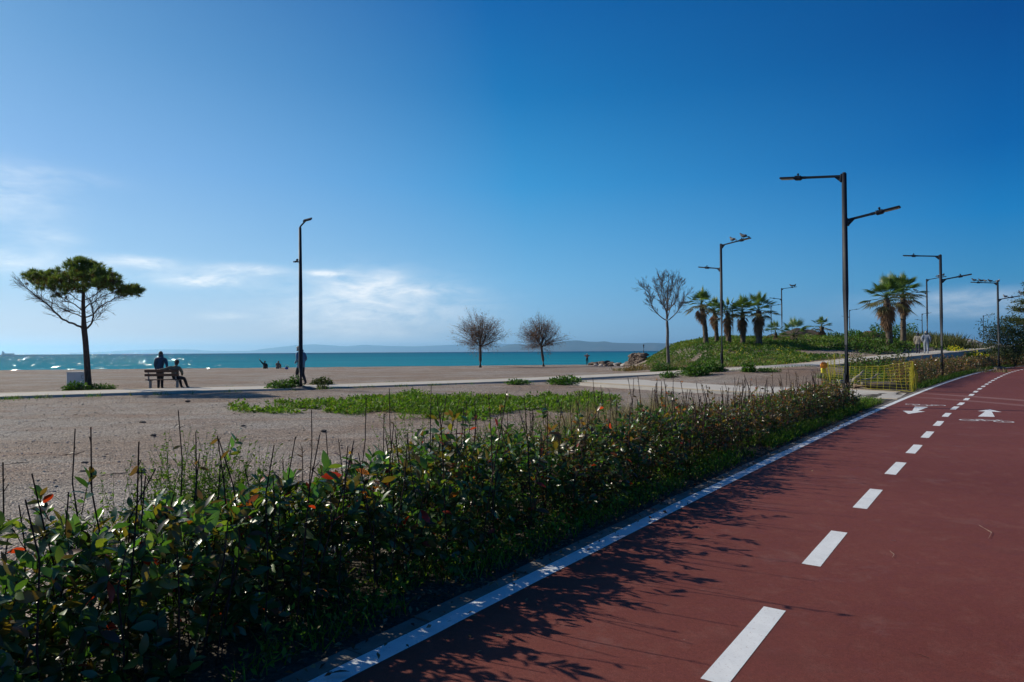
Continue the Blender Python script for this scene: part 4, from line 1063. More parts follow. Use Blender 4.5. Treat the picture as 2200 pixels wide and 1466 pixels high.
# --- two leafless feathery trees on the beach and a bare one by the path
def feathery(px, py, Y, hgt, width, lean, label, seed):
    rnd.seed(seed)
    b = at(px, py, Y); b.z = hz(b.x, b.y); s = F / Y
    root = empty('tamarisk_tree', b, label, 'tree', 'feathery trees on the beach')
    tr = Soup(); cr = Soup(); tips = []
    th_ = hgt * .37; top = Vector((lean * th_, 0, th_))
    tube(tr, [Vector((0, 0, -.1)), Vector((lean * th_ * .3, 0, th_ * .35)), Vector((lean * th_ * .75, .02, th_ * .7)), top], [hgt * .034, hgt * .026, hgt * .022, hgt * .02], 8)
    for k in range(9):
        a = k * 2.4 + rnd.uniform(-.3, .3); sp_ = .15 + .9 * (k / 8) + rnd.uniform(-.1, .1)
        d = Vector((math.cos(a) * math.sin(sp_), math.sin(a) * math.sin(sp_), math.cos(sp_)))
        grow(tr, top - Vector((0, 0, rnd.uniform(0, .2))), d, hgt * rnd.uniform(.21, .26), hgt * .0115, 3, .62, tips, .03, (2, 3), .68, .6, .010, 5, .06, 3)
    # fine drooping sprays with a few brown scale leaves
    pos = []; dr = []; ln = []; cc = []; V = []
    for p, d, pts in tips:
        for _ in range(5):
            c = p + Vector((rnd.gauss(0, .26), rnd.gauss(0, .26), rnd.gauss(-.04, .26)))
            dd = d + Vector((rnd.gauss(0, .7), rnd.gauss(0, .7), rnd.gauss(-.1, .6)))
            pos.append(c[:]); dr.append(dd[:]); ln.append(rnd.uniform(.14, .42))
    cen = top + Vector((lean * hgt * .3, 0, hgt * .235))
    for _ in range(300):                             # fine outer brushwood, uneven
        v = Vector((rnd.gauss(0, 1), rnd.gauss(0, 1), rnd.gauss(0, 1))).normalized(); k = rnd.uniform(.5, 1.03) * (1 + .42 * mnoise.noise(v * 2.6 + Vector((seed, 0, 0))))
        c = cen + Vector((v.x * hgt * .45, v.y * hgt * .45, v.z * hgt * .385)) * k
        stem = [top.lerp(c, .35) + Vector((0, 0, -.05)), top.lerp(c, .7) + Vector((rnd.gauss(0, .1), rnd.gauss(0, .1), .1)), c]
        tube(tr, stem, [.014, .011, .007], 3, cap=False)
        for _ in range(20):
            q = stem[1].lerp(c, rnd.uniform(.1, 1.15)) + Vector((rnd.gauss(0, .17), rnd.gauss(0, .17), rnd.gauss(0, .17)))
            dd = v + Vector((rnd.gauss(0, .8), rnd.gauss(0, .8), rnd.gauss(-.1, .7)))
            pos.append(q[:]); dr.append(dd[:]); ln.append(rnd.uniform(.12, .36))
    pos = np.array(pos); dr = np.array(dr); ln = np.array(ln)
    M = frames(dr, rng.uniform(0, 6.3, len(pos))); M[:, :, 1] *= ln[:, None]; M[:, :, 0] *= .032
    cr.scatter(NEED[0], NEED[1], None, M, pos, pick([(3, (.16, .10, .072)), (3, (.23, .145, .10)), (1.5, (.29, .18, .10)), (1, (.10, .075, .065))], len(pos)))
    tr.build('trunk', m_greybark, root, smooth=True); cr.build('crown', m_dead, root)
feathery(1032, 789.5, 83.5, 7.0, 5.6, 0.0, 'wide brownish leafless tree on the beach forking low, left of its twin', 3)
feathery(1168, 785.5, 88.0, 6.9, 5.9, -.10, 'rounder brownish leafless tree on the beach with a leaning trunk, right of its twin', 9)
rnd.seed(21)
b = at(1436, 783, 43.5); b.z = hz(b.x, b.y)
root = empty('bare_tree', b, 'thin bare tree with a fan of grey branches in front of the green bank', 'tree')
tr = Soup(); tw_ = Soup(); tips = []
s_ = F / b.y
def Wb(px, py, dy=0): return at(px, py, b.y + dy) - b
K = smooth_line([Wb(*q)[:] for q in [(1436, 786), (1435.5, 765), (1434, 738), (1434.5, 715), (1433, 690)]], 4)
tube(tr, [Vector(p) for p in K], list(np.linspace(.115, .080, len(K))), 8)
K2 = smooth_line([Wb(*q)[:] for q in [(1433, 692), (1433, 668, .1), (1434, 645, .1), (1435, 622, .2), (1436, 603, .2)]], 3)
tube(tr, [Vector(p) for p in K2], list(np.linspace(.075, .014, len(K2))), 6)
LB = []
for pxs in [[(1432, 689, 0), (1420, 681, -.2), (1405, 666, -.4), (1399, 650, -.5), (1394, 630, -.5), (1384, 622, -.5)], [(1434, 690, 0), (1450, 676, .3), (1462, 660, .5), (1470, 642, .6), (1479, 628, .6)],
            [(1433, 670, 0), (1424, 655, .4), (1415, 635, .7), (1408, 612, .9)], [(1434, 668, 0), (1446, 655, -.5), (1456, 635, -.8), (1460, 612, -1.0)], [(1433, 682, 0), (1430, 665, -1.0), (1424, 640, -1.4), (1420, 610, -1.6)],
            [(1434, 684, 0), (1440, 662, 1.0), (1446, 640, 1.5), (1450, 610, 1.7)], [(1434, 655, 0), (1428, 638, .3), (1424, 615, .5), (1422, 602, .5)], [(1434, 650, 0), (1441, 630, -.3), (1444, 608, -.4)]]:
    L = [Vector(p) for p in smooth_line([Wb(*q)[:] for q in pxs], 4)]
    tube(tr, L, list(np.linspace(.036, .009, len(L))), 6); LB.append(L)
LB.append([Vector(p) for p in K2])
for L in LB:
    n = len(L)
    for q in range(int(n * 1.7)):
        i = rnd.randint(int(n * .25), n - 1); d = (L[i] - L[i - 1]).normalized()
        d = (d + Vector((rnd.gauss(0, .45), rnd.gauss(0, .45), rnd.gauss(.2, .3)))).normalized()
        grow(tw_, L[i], d, rnd.uniform(.20, .40), .0085, 3, .48, tips, .10, (1, 2), .74, .7, .0062, 3, .05, 2)
tr.build('trunk', m_palebark, root, smooth=True); tw_.build('twigs', m_palebark, root)

# --- fan palms: bare stem, skirt of dead leaves, round head of fans
def fan(sp, base, d, L, pet, col, n=15, arc=2.6, droop=.35):
    """one palm leaf: a stalk and a pleated fan of pointed blades split from the middle outward"""
    d = Vector(d).normalized(); x, y, _ = frame(d)
    nrm = y
    hub = Vector(base) + d * pet + Vector((0, 0, -.10 * pet))
    tube(sp, [Vector(base), (Vector(base) + hub) / 2 + Vector((0, 0, .03)), hub], [.022, .017, .014], 4, col=tuple(col * np.array([1.1, 1.0, .9])), cap=False)
    V = []; T = []; Q = []
    for i in range(n):
        a = -arc / 2 + arc * i / (n - 1); da = arc / n * .5
        ll = L * (1 - .22 * abs(a) / (arc / 2)) * rnd.uniform(.9, 1.08)
        def P(an, r, lift=0.0):
            q = hub + (d * math.cos(an) + x * math.sin(an)) * r + nrm * lift
            q.z -= droop * r * r / L * (.6 + .4 * abs(math.sin(an)))
            return q[:]
        k = len(V)
        V += [P(a - da * .25, .04 * L), P(a + da * .25, .04 * L), P(a - da, ll * .5), P(a + da, ll * .5), P(a, ll * .5, .025), P(a + rnd.gauss(0, .02), ll)]
        T += [(k, k + 4, k + 2), (k, k + 1, k + 4), (k + 1, k + 3, k + 4), (k + 2, k + 4, k + 5), (k + 4, k + 3, k + 5)]
    sp.add(V, T, None, col)
def palm(px, py, Y, toppy, label, group, skirt=1.0, lean=(0, 0), r=.2, nf=26, flen=.85, skl=1.0, seed=1):
    rnd.seed(seed)
    b = at(px, py, Y); b.z = hz(b.x, b.y)
    H = at(px, toppy, Y).z - b.z                       # to the crown's heart
    root = empty('fan_palm', b, label, 'palm', group)
    tk = Soup(); cr = Soup(); sk = Soup()
    top = Vector((lean[0], lean[1], H)); mid = Vector((lean[0] * .35, lean[1] * .35, H * .5))
    n = 14; pts = []; rad = []
    for i in range(n + 1):
        t = i / n; p = Vector((0, 0, -.15)).lerp(mid, t * 2) if t < .5 else mid.lerp(top, t * 2 - 1)
        pts.append(p); rad.append(r * (1.15 - .25 * t) * (1 + .06 * (-1) ** i) * (1.25 if i == 0 else 1))
    tube(tk, pts, rad, 10)
    for i in range(int(46 * max(.5, H / 4))):            # old leaf bases
        t = rnd.uniform(.25, .95); a = rnd.uniform(0, 6.28); c = pts[int(t * n)]
        e = c + Vector((math.cos(a), math.sin(a), .55)) * r * 1.25
        tube(tk, [c + Vector((math.cos(a), math.sin(a), 0)) * r * .8, e], [.045, .02], 4)
    nf = int(nf * 1.12); flen = flen * 1.12; r *= .82
    for i in range(nf):
        t = (i + .5) / nf; el_ = R(88 - 108 * t + rnd.uniform(-14, 14)); a = i * 2.39996 + rnd.uniform(-.3, .3)
        d = Vector((math.cos(a) * math.cos(el_), math.sin(a) * math.cos(el_), math.sin(el_)))
        g0 = np.array([.075, .125, .03]) if t < .75 else np.array([.125, .11, .04])
        fan(cr, top + Vector((0, 0, .06 * (1 - t))), d, flen * rnd.uniform(.72, 1.05), flen * rnd.uniform(.5, 1.0), g0 * rnd.uniform(.9, 1.9), n=12, arc=2.2, droop=.22 + .3 * t)
    m = int(34 * skirt)
    for i in range(m):
        t = i / max(1, m); el_ = R(-48 - 36 * t + rnd.uniform(-8, 8)); a = i * 2.39996 + rnd.uniform(-.25, .25)
        d = Vector((math.cos(a) * math.cos(el_), math.sin(a) * math.cos(el_), math.sin(el_)))
        c0 = np.array([.27, .175, .11]) * rnd.uniform(.55, 1.35)
        fan(sk, top - Vector((0, 0, .12 + skl * .75 * t)), d, flen * .62 * rnd.uniform(.7, 1.15), flen * .35, c0, n=9, arc=1.5, droop=.5)
    tk.build('trunk', m_palmbark, root, smooth=True); cr.build('crown', m_frond, root)
    if m: sk.build('dead_leaf_skirt', m_dead, root)
GP = 'palms in a row on the green bank'
palm(1518, 742, 60, 655, 'leftmost tall palm of the row on the bank, leaning, bare below its skirt', GP, .8, (-.42, 0), .20, 28, .95, .9, 101)
palm(1541, 742, 62, 668, 'slimmer palm second from the left in the row on the bank', GP, .9, (-.25, 0), .17, 24, .78, 1.1, 102)
palm(1566, 742, 60, 672, 'palm with a long ragged skirt just right of the lamp post in the row', GP, 1.5, (-.1, 0), .21, 24, .8, 1.9, 103)
palm(1597, 743, 59, 672, 'palm with a wide brown skirt fourth in the row on the bank', GP, 1.4, (-.05, 0), .2, 26, .9, 1.6, 104)
palm(1631, 743, 58, 668, 'rightmost tall palm of the row, thick trunk under a full skirt', GP, 1.4, (-.0, 0), .24, 30, 1.02, 1.7, 105)
GS = 'young palms beyond the bank'
palm(1667, 742, 64, 716, 'small thin young palm between the bank row and the bushy low palm', GS, .7, (0, 0), .13, 14, .75, .5, 106)
palm(1706, 742, 62, 722, 'low bushy palm with a heap of dead leaves around its short stem', GS, 1.3, (0, 0), .3, 18, 1.0, .4, 107)
palm(1766, 741, 70, 702, 'small round headed palm alone on the bank left of the nearest lamp post', GS, .7, (0, 0), .2, 18, .72, .5, 108)
GT = 'tall palm pair behind the barrier'
palm(1912, 746, 56, 642, 'front palm of the tall pair, with a big drooping brown skirt', GT, 2.2, (-.22, 0), .23, 38, 1.22, 1.9, 109)
palm(1941, 744, 60, 632, 'rear taller palm of the pair with a bare grey trunk', GT, 1.2, (.05, 0), .21, 36, 1.18, 1.0, 110)

# --- leafy clumps: rosettes of mallow-like weeds, each a plant of its own
def clump(px, py, Y, w_, h_, label, cols, name='weed_clump', cat='plant', group='weed clumps by the footpath', n=260, size=.11, mat_=None, seed=0, root3=None, narrow=1.0):
    r_ = np.random.default_rng(seed + 500)
    b = root3 if root3 is not None else at(px, py, Y)
    b = Vector((b[0], b[1], hz(b[0], b[1])))
    root = empty(name, b, label, cat, group)
    lf = Soup(); st = Soup(); n = int(n * 2.0); size *= 1.2
    d = r_.normal(0, 1, (n, 3)); d[:, 2] = np.abs(d[:, 2]); d /= np.linalg.norm(d, axis=1, keepdims=True)
    bump = np.array([1 + .38 * mnoise.noise(Vector(v) * 2.3 + Vector((seed, 0, 0))) for v in d])
    rr = (r_.random(n) ** .45 * bump)[:, None]
    P = d * rr * np.array([w_ / 2, w_ / 2 * narrow, h_]); P[:, 2] += .02
    put_leaves(lf, P, d + r_.normal(0, .7, (n, 3)), size * r_.uniform(.6, 1.3, n), pick(cols, n), LEAF_S, .8)
    for i in range(0, n, 6): tube(st, [Vector((P[i][0] * .15, P[i][1] * .15, 0)), Vector(P[i])], [.008, .004], 3, cap=False)
    lf.build('foliage', mat_ or m_bush, root); st.build('stems', m_twig, root)
    return root
MAL = [(4, (.060, .145, .022)), (3, (.095, .20, .028)), (2, (.036, .09, .016))]
OLV = [(3, (.060, .085, .024)), (3, (.085, .11, .03)), (2, (.04, .06, .02))]
for i, (px, py, Y, w_, h_, lab, cl_, n, sz) in enumerate([
    (161, 838, 27.8, .85, .36, 'round green weed clump in front of the white cabinet', MAL, 300, .10), (212, 836, 28.5, .9, .22, 'low green weed clump just right of the pine trunk', MAL, 180, .09),
    (232, 835, 29.3, .7, .18, 'flat weed clump right of the pine, beside the footpath', MAL, 140, .08),
    (606, 840, 28.6, 1.5, .34, 'long leafy weed clump left of the tall lamp post with camera', MAL, 420, .10), (632, 834, 29.0, .7, .5, 'upright weed clump touching the tall lamp post with camera', MAL, 260, .10),
    (691, 824, 31.6, 1.1, .32, 'dry olive coloured grassy tuft beyond the footpath', OLV, 420, .09), (692, 835, 28.8, .5, .2, 'tiny weed tuft right of the tall lamp post', OLV, 120, .07),
    (1112, 823, 31.5, 1.1, .2, 'flat weed clump at the footpath kerb left of a larger one', MAL, 200, .10), (1216, 823.5, 31.0, 1.8, .33, 'spreading bright green weed clump where the footpath widens', MAL, 460, .11),
    (1424, 796, 40.2, 1.5, .55, 'dark green weed mound at the foot of the bare tree', MAL, 520, .11),
    (1438, 813, 32.3, .9, .26, 'small weed clump in the corner of the gravel island', MAL, 180, .09), (1497, 812, 32.0, 1.45, .55, 'big leafy weed clump left of the lamp post with birds', MAL, 520, .12),
    (1532, 801, 34.5, 1.3, .5, 'weed clump close behind the lamp post with birds', MAL, 360, .11), (1512, 794, 39.5, 1.6, .35, 'low dark weed clump beyond the path near the bank', OLV, 300, .11),
    (1609, 805, 33.0, .7, .45, 'single upright weed clump right of the lamp post with birds', MAL, 240, .11), (1648, 806, 33.2, 1.4, .15, 'flat weeds on bare ground right of the upright clump', MAL, 160, .09),
    (1375, 780, 52, 2.6, .5, 'straw brown shrub at the left foot of the bank', [(3, (.22, .15, .08)), (2, (.28, .2, .11)), (1, (.12, .12, .05))], 420, .16)]):
    clump(px, py, Y, w_, h_, lab, cl_, n=n, size=sz, seed=i)

# --- ground cover over the bank and the ground beyond it
m_cover = leafy('bank_ground_cover', rough=.55, trans=.3, spec=.25, tint=(1.3, 1.3, .5))
sp = Soup(); n = 120000
X = rng.uniform(8, 46, n); Yb = rng.uniform(42, 74, n)
P2 = np.column_stack([X, Yb]); dP = np.sqrt(np.min(((P2[:, None] - pl[None, ::2, :2]) ** 2).sum(2), 1))
zz = height(P2)
d1 = np.array([n2(x * .22, y * .22, 81) + .5 * n2(x * .8, y * .8, 82) + .25 * n2(x * 2.2, y * 2.2, 83) for x, y in P2])
steep = sst(.15, .7, zz)
# a trodden gravel track climbs the bank, and bare patches lie right of it
trk = np.abs((Yb - 47.5) - (X - 11.4) * 2.0) < .75
bare = (X > 22.5) & (X < 33) & (Yb < 55) & (d1 < .3)
ok = (dP > 2.1) & (d1 > -.62 + .75 * (1 - steep)) & ~(trk & (d1 < .3) & (Yb < 56)) & ~bare & (X > 9.5 + (Yb > 66) * 4) & (zz > .12)
P2 = P2[ok]; zz = zz[ok]; d1 = d1[ok]
tall = np.clip(d1 + .25, 0, 1) * .34 * steep[ok] + .05
d = unit(len(P2), .6)
dark = np.array([n2(x * .5, y * .5, 85) for x, y in P2])[:, None]
c = np.where(dark > .02, pick([(3, (.06, .13, .022)), (2, (.09, .175, .027))], len(P2)), pick([(3, (.11, .195, .03)), (2, (.155, .235, .04)), (1, (.22, .21, .07))], len(P2)))
yel = (rng.random(len(P2)) < .05) & (X[ok] > 17) & (X[ok] < 24) & (Yb[ok] < 56); c[yel] = (.55, .50, .04)
put_leaves(sp, np.column_stack([P2, zz + tall * rng.uniform(.1, 1, len(P2))]), d, rng.uniform(.10, .24, len(P2)), c, LEAF_S, .9)
tag(sp.build('bank_plants', m_cover), 'dense green plants covering the bank under the palms', 'ground cover', None, 'stuff')
sp = Soup(); n = 16000                       # straw grass on the lower left slope and around the bare patches
X = rng.uniform(9, 32, n); Yb = rng.uniform(43, 64, n); P2 = np.column_stack([X, Yb]); zz = height(P2)
d1 = np.array([n2(x * .35, y * .35, 91) + .4 * n2(x * 1.4, y * 1.4, 92) for x, y in P2]); dP = np.sqrt(np.min(((P2[:, None] - pl[None, ::2, :2]) ** 2).sum(2), 1))
ok = (dP > 1.9) & (((d1 > .22) & (Yb < 50)) | ((X < 14) & (d1 > -.25)))
blades(sp, P2[ok], rng.uniform(.15, .4, ok.sum()), pick(DRY + [(2, (.09, .13, .03))], ok.sum()), .5, .12)
tag(sp.build('straw_grass', m_dry), 'straw coloured grass on the lower slope of the bank', 'grass', None, 'stuff')
def cover(n, fx, lab, cols, h, size, name='scrub', m=None, cat='ground cover', leaf=True, wid=.1):
    sp = Soup(); P2 = fx(n); P2 = P2[road_dist(P2)[0] > 2.1]
    P2 = P2[np.min(((P2[:, None] - pl[None, ::2, :2]) ** 2).sum(2), 1) > 2.4]; zz = height(P2)
    if leaf:
        hb_ = h * np.array([.35 + max(0, .65 + n2(x * .45, y * .45, 95)) for x, y in P2])
        put_leaves(sp, np.column_stack([P2, zz + hb_ * rng.uniform(.02, 1, len(P2))]), unit(len(P2), .5), size * rng.uniform(.6, 1.3, len(P2)), pick(cols, len(P2)), LEAF_S, .9)
    else: blades(sp, P2, h * rng.uniform(.6, 1.4, len(P2)), pick(cols, len(P2)), .35, wid)
    return tag(sp.build(name, m or m_cover), lab, cat, None, 'stuff')
def disc(cx, cy, rx, ry, ang=0, thr=-.25, seed=1):
    def f(n):
        a = rng.uniform(0, 6.283, n); r_ = np.sqrt(rng.random(n)); u = r_ * np.cos(a) * rx; v = r_ * np.sin(a) * ry
        x = cx + u * math.cos(ang) - v * math.sin(ang); y = cy + u * math.sin(ang) + v * math.cos(ang)
        k = np.array([n2(p * .5, q * .5, seed) for p, q in zip(x, y)]) > thr
        return np.column_stack([x, y])[k]
    return f
def gx(px, Y): return (px - 1100) / F * Y
cover(3800, disc(gx(1895, 55), 55, 3.6, 4.5, 0, -.3, 3), 'green scrub around the foot of the tall palm pair', MAL + OLV, .55, .2)
cover(2600, disc(gx(1880, 40), 40, 1.7, 2.2, .3, -.4, 4), 'olive brown scrub between the footpath and the yellow barrier', OLV + [(2, (.16, .12, .06))], .75, .14)
cover(2400, disc(gx(1905, 31.5), 31.5, 1.7, 2.0, .3, -.4, 5), 'dark green weeds inside the yellow barrier', MAL, .7, .12)
cover(2600, disc(gx(1840, 29.5), 29.5, 2.0, 1.6, .3, -.15, 6), 'low grass and weeds at the foot of the barrier', GREEN, .25, .1, leaf=False, wid=.07)
cover(5200, disc(gx(2090, 66), 66, 4.8, 6, .5, -.5, 7), 'tall grey green grass bank behind the far hedge', [(3, (.11, .13, .05)), (2, (.16, .16, .07)), (2, (.07, .09, .03))], 1.15, .2, 'tall_grass', m_dry, 'grass', False, .07)
cover(3500, disc(gx(2000, 44), 45, 3.0, 5, -.6, -.5, 8), 'green grass on the slope between footpath and far hedge', GREEN + OLV, .4, .14, leaf=False)
cover(3600, disc(gx(2120, 60), 60, 5.5, 3.5, .7, -.4, 13), 'green scrub among the tall grass behind the far hedge', OLV + MAL, .9, .2)
cover(3000, lambda n: (lambda i, o: np.column_stack([pl[i, 0], pl[i, 1]]) + np.stack([-dd[i, 1], dd[i, 0]], 1) * o[:, None])(rng.integers(int(len(pl) * .745), int(len(pl) * .85), n), -rng.uniform(1.7, 3.2, n)), 'grassy scrub along the near edge of the raised path', OLV + GREEN + DRY[:2], .3, .13, leaf=False)
# yellow flowers in a drift beyond the far hedge
sp = Soup(); f = disc(gx(2090, 58), 58.5, 1.5, 2.4, -.75, -.6, 9); P2 = f(2600); P2 = P2[road_dist(P2)[0] > 1.9]; zz = height(P2)
hgt_ = .75 + .3 * rng.random(len(P2)) + np.array([.2 * n2(x, y, 10) for x, y in P2])
fl = rng.random(len(P2)) < .42
blades(sp, P2, hgt_, pick(GREEN, len(P2)), .18, .05)
q = P2[fl]; put_leaves(sp, np.column_stack([q, zz[fl] + hgt_[fl] * rng.uniform(.8, 1.05, fl.sum())]), unit(fl.sum(), .8), rng.uniform(.06, .11, fl.sum()), pick([(1, (.72, .62, .02)), (1, (.62, .58, .03))], fl.sum()), LEAF_S, .9, 2.0)
tag(sp.build('yellow_flowers', m_cover), 'drift of yellow flowers beyond the far hedge', 'flowers', None, 'stuff')

# --- bushes and trees at the right edge
def bush(b, w_, dpt, h_, label, cols, n, size, name='bush', cat='bush', seed=1, group=None, mat_=None):
    r_ = np.random.default_rng(seed + 900); root = empty(name, b, label, cat, group); lf = Soup(); st = Soup()
    lob = [(np.array([r_.uniform(-.36, .36) * w_, r_.uniform(-.36, .36) * dpt, r_.uniform(.30, .72) * h_]), r_.uniform(.2, .34)) for _ in range(16)]
    per = n // len(lob)
    for c, k in lob:
        d = r_.normal(0, 1, (per, 3)); d /= np.linalg.norm(d, axis=1, keepdims=True)
        P = c + d * (r_.random(per) ** .35)[:, None] * np.array([w_ * k, dpt * k, h_ * k * .95]) * r_.uniform(.85, 1.15, (per, 1))
        P[:, 2] = np.clip(P[:, 2], .05, None)
        put_leaves(lf, P, d + r_.normal(0, .6, (per, 3)), size * r_.uniform(.6, 1.3, per), pick(cols, per), LEAF_S, .9)
        tube(st, [Vector((0, 0, 0)), Vector(c) * .5 + Vector((0, 0, .1)), Vector(c)], [.05, .035, .015], 5, cap=False)
    lf.build('foliage', mat_ or m_bush, root); st.build('stems', m_greybark, root); return root
DK = [(4, (.028, .055, .022)), (3, (.045, .075, .028)), (2, (.07, .095, .035)), (1, (.11, .09, .05))]
bY = 58
bush(Vector((gx(2178, bY), bY, hz(gx(2178, bY), bY))), 4.4, 4.0, 5.2, 'big dark green bush behind the rightmost lamp post', DK, 7000, .16, seed=3)
bush(Vector((gx(2235, 55), 55, hz(gx(2235, 55), 55))), 4.5, 4.5, 3.6, 'dark bush cut off by the right edge behind the hedge', DK, 4500, .17, seed=4)
# evergreen with layered boughs reaching in from the right edge
pY = 64; b = Vector((gx(2240, pY), pY, hz(gx(2240, pY), pY)))
root = empty('cypress_tree', b, 'yellow green evergreen tree reaching in from the right edge over the bush', 'tree')
tr = Soup(); cr = Soup(); rnd.seed(77)
tube(tr, [Vector((0, 0, -.1)), Vector((.1, 0, 2.5)), Vector((0, .1, 5)), Vector((.1, 0, 8.0))], [.2, .17, .12, .03], 8)
pos = []; dr = []; cc = []
for k in range(46):
    z = rnd.uniform(2.6, 7.9); a = rnd.uniform(0, 6.28); L = (1 - (z - 2.2) / 7.6) * rnd.uniform(3.0, 5.0)
    if k % 5 == 0: a = math.pi + rnd.uniform(-.35, .35)
    d = Vector((math.cos(a), math.sin(a), .12)); pts = curve((0, 0, z), d * L + Vector((0, 0, z)), -.03, 5, .02)
    tube(tr, pts, [.05, .04, .03, .025, .018, .01], 4, cap=False)
    brown = rnd.random() < .13
    for j in range(150):
        t = rnd.uniform(.25, 1.0); i = min(int(t * 5), 4); p = pts[i].lerp(pts[i + 1], t * 5 - i)
        pos.append((p + Vector((rnd.gauss(0, .26), rnd.gauss(0, .26), rnd.gauss(.02, .12))))[:]); dr.append((d + Vector((rnd.gauss(0, .7), rnd.gauss(0, .7), rnd.gauss(.3, .5))))[:])
    cc.append(pick([(2, (.20, .10, .05))] if brown else [(3, (.085, .10, .024)), (3, (.05, .075, .022)), (1, (.14, .14, .035))], 150))
put_leaves(cr, np.array(pos), np.array(dr), rng.uniform(.14, .3, len(pos)), np.concatenate(cc), LEAF_S, .9, .7)
tr.build('trunk', m_pinebark, root); cr.build('crown', m_needle, root)
# two dry stalks left of the bush
for k, (p0, p1, lab) in enumerate([((2126, 727), (2117, 699), 'shorter of two thin dry stalks leaning left of the dark bush'), ((2132, 727), (2122, 692), 'taller of two thin dry stalks leaning left of the dark bush')]):
    a = at(p0[0], p0[1] + 8, 60); a.z = hz(a.x, a.y); e = at(p1[0], p1[1], 60)
    r_ = empty('dry_stalk', a, lab, 'plant', 'dry stalks'); sp = Soup(); tube(sp, [Vector((0, 0, 0)), (e - a) * .5 + Vector((.05, 0, .05)), e - a], [.03, .022, .012], 5); sp.build('stem', m_greybark, r_)
# ------------------------------------------------------------------ materials of the smaller things
m_lamp = simple('dark_lamp_paint', (0.010, 0.016, 0.027), 0.6, 0.2, 3.0, spec=0.28)
m_lens = simple('lamp_glass', (0.42, 0.38, 0.30), 0.25, 0.1, 20.0, spec=0.6)
m_black = simple('black_plastic', (0.02, 0.02, 0.022), 0.45, 0.15, 12)
m_white = simple('white_cabinet_paint', (0.60, 0.61, 0.60), 0.55, 0.08, 4.0, dirt=(0.38, 0.36, 0.33))
m_wood = simple('bench_wood', (0.085, 0.042, 0.028), 0.6, 0.3, 9.0)
m_steel = simple('bench_grey_metal', (0.20, 0.21, 0.22), 0.5, 0.15, 8.0, metal=0.3)
m_yellow = leafy('yellow_plastic_net', rough=.5, trans=.35, spec=.3, tint=(1.1, 1.05, .4))
m_orange = simple('orange_plastic', (0.80, 0.28, 0.015), 0.45, 0.1, 10)
m_drift = simple('bleached_driftwood', (0.36, 0.31, 0.26), 0.9, 0.35, 7, bump=.4)
m_log = simple('weathered_log', (0.17, 0.12, 0.085), 0.9, 0.35, 7, bump=.4)
m_rock = simple('shore_rock', (0.15, 0.11, 0.085), 0.9, 0.4, 1.2, bump=.6, dirt=(0.09, 0.066, 0.055))
m_pale = simple('pale_rock', (0.44, 0.40, 0.36), 0.9, 0.25, 1.5, bump=.6)
m_earth = simple('red_brown_earth', (0.23, 0.135, 0.085), 0.95, 0.3, .8, bump=.8, dirt=(0.13, 0.085, 0.06))
m_dark_earth = simple('dark_earth', (0.10, 0.072, 0.055), 0.95, 0.3, .8, bump=.8)
m_clod = simple('dark_clod', (0.13, 0.105, 0.088), 0.95, 0.3, 20)

# ------------------------------------------------------------------ street lamps
def arm_parts(root, z, a, tilt=R(6.5), L=0.94):
    """an arm with its bracket, flat lamp head, glass and light sensor, pointing along heading a"""
    u = Vector((math.cos(a), math.sin(a), 0)); v = Vector((-math.sin(a), math.cos(a), 0)); d = (u * math.cos(tilt) + Vector((0, 0, math.sin(tilt)))).normalized(); nrm = d.cross(v) * -1
    if nrm.z < 0: nrm = -nrm
    M = Matrix((d, v, nrm)).transposed()
    s = Soup(); b = Vector((0, 0, z)) + u * .05
    box(s, b + d * (L / 2), L, .06, .06, M, bev=.008)
    box(s, b + d * .02 - Vector((0, 0, .05)), .05, .10, .22, M, bev=.008)
    k = b + d * .05 - nrm * .03
    s.add([k + v * .015, k + d * .14 + v * .015, k - Vector((0, 0, .12)) + v * .015, k - v * .015, k + d * .14 - v * .015, k - Vector((0, 0, .12)) - v * .015],
          [(0, 2, 1), (3, 4, 5)], [(0, 1, 4, 3), (1, 2, 5, 4), (2, 0, 3, 5)])
    am = s.build('arm', m_lamp, root)
    s = Soup(); e = b + d * L
    box(s, e + d * .06, .16, .07, .07, M, bev=.01)
    box(s, e + d * .20 - nrm * .012, .20, .19, .10, M, bev=.03)
    box(s, e + d * .46, .46, .21, .05, M, bev=.018)
    for q in range(5): box(s, e + d * (.13 + .035 * q) + nrm * .043, .012, .15, .022, M)
    hd = s.build('lamp_head', m_lamp, am)
    s = Soup(); box(s, e + d * .49 - nrm * .027, .34, .15, .012, M, bev=.004); s.build('lens', m_lens, am)
    s = Soup(); tube(s, [e + d * .21 + nrm * .045, e + d * .21 + nrm * .10], [.035, .035], 8); ball(s, e + d * .21 + nrm * .10, .034, 1); s.build('light_sensor', m_black, am)
    return b, d, nrm, L
LAMP_H = 6.3
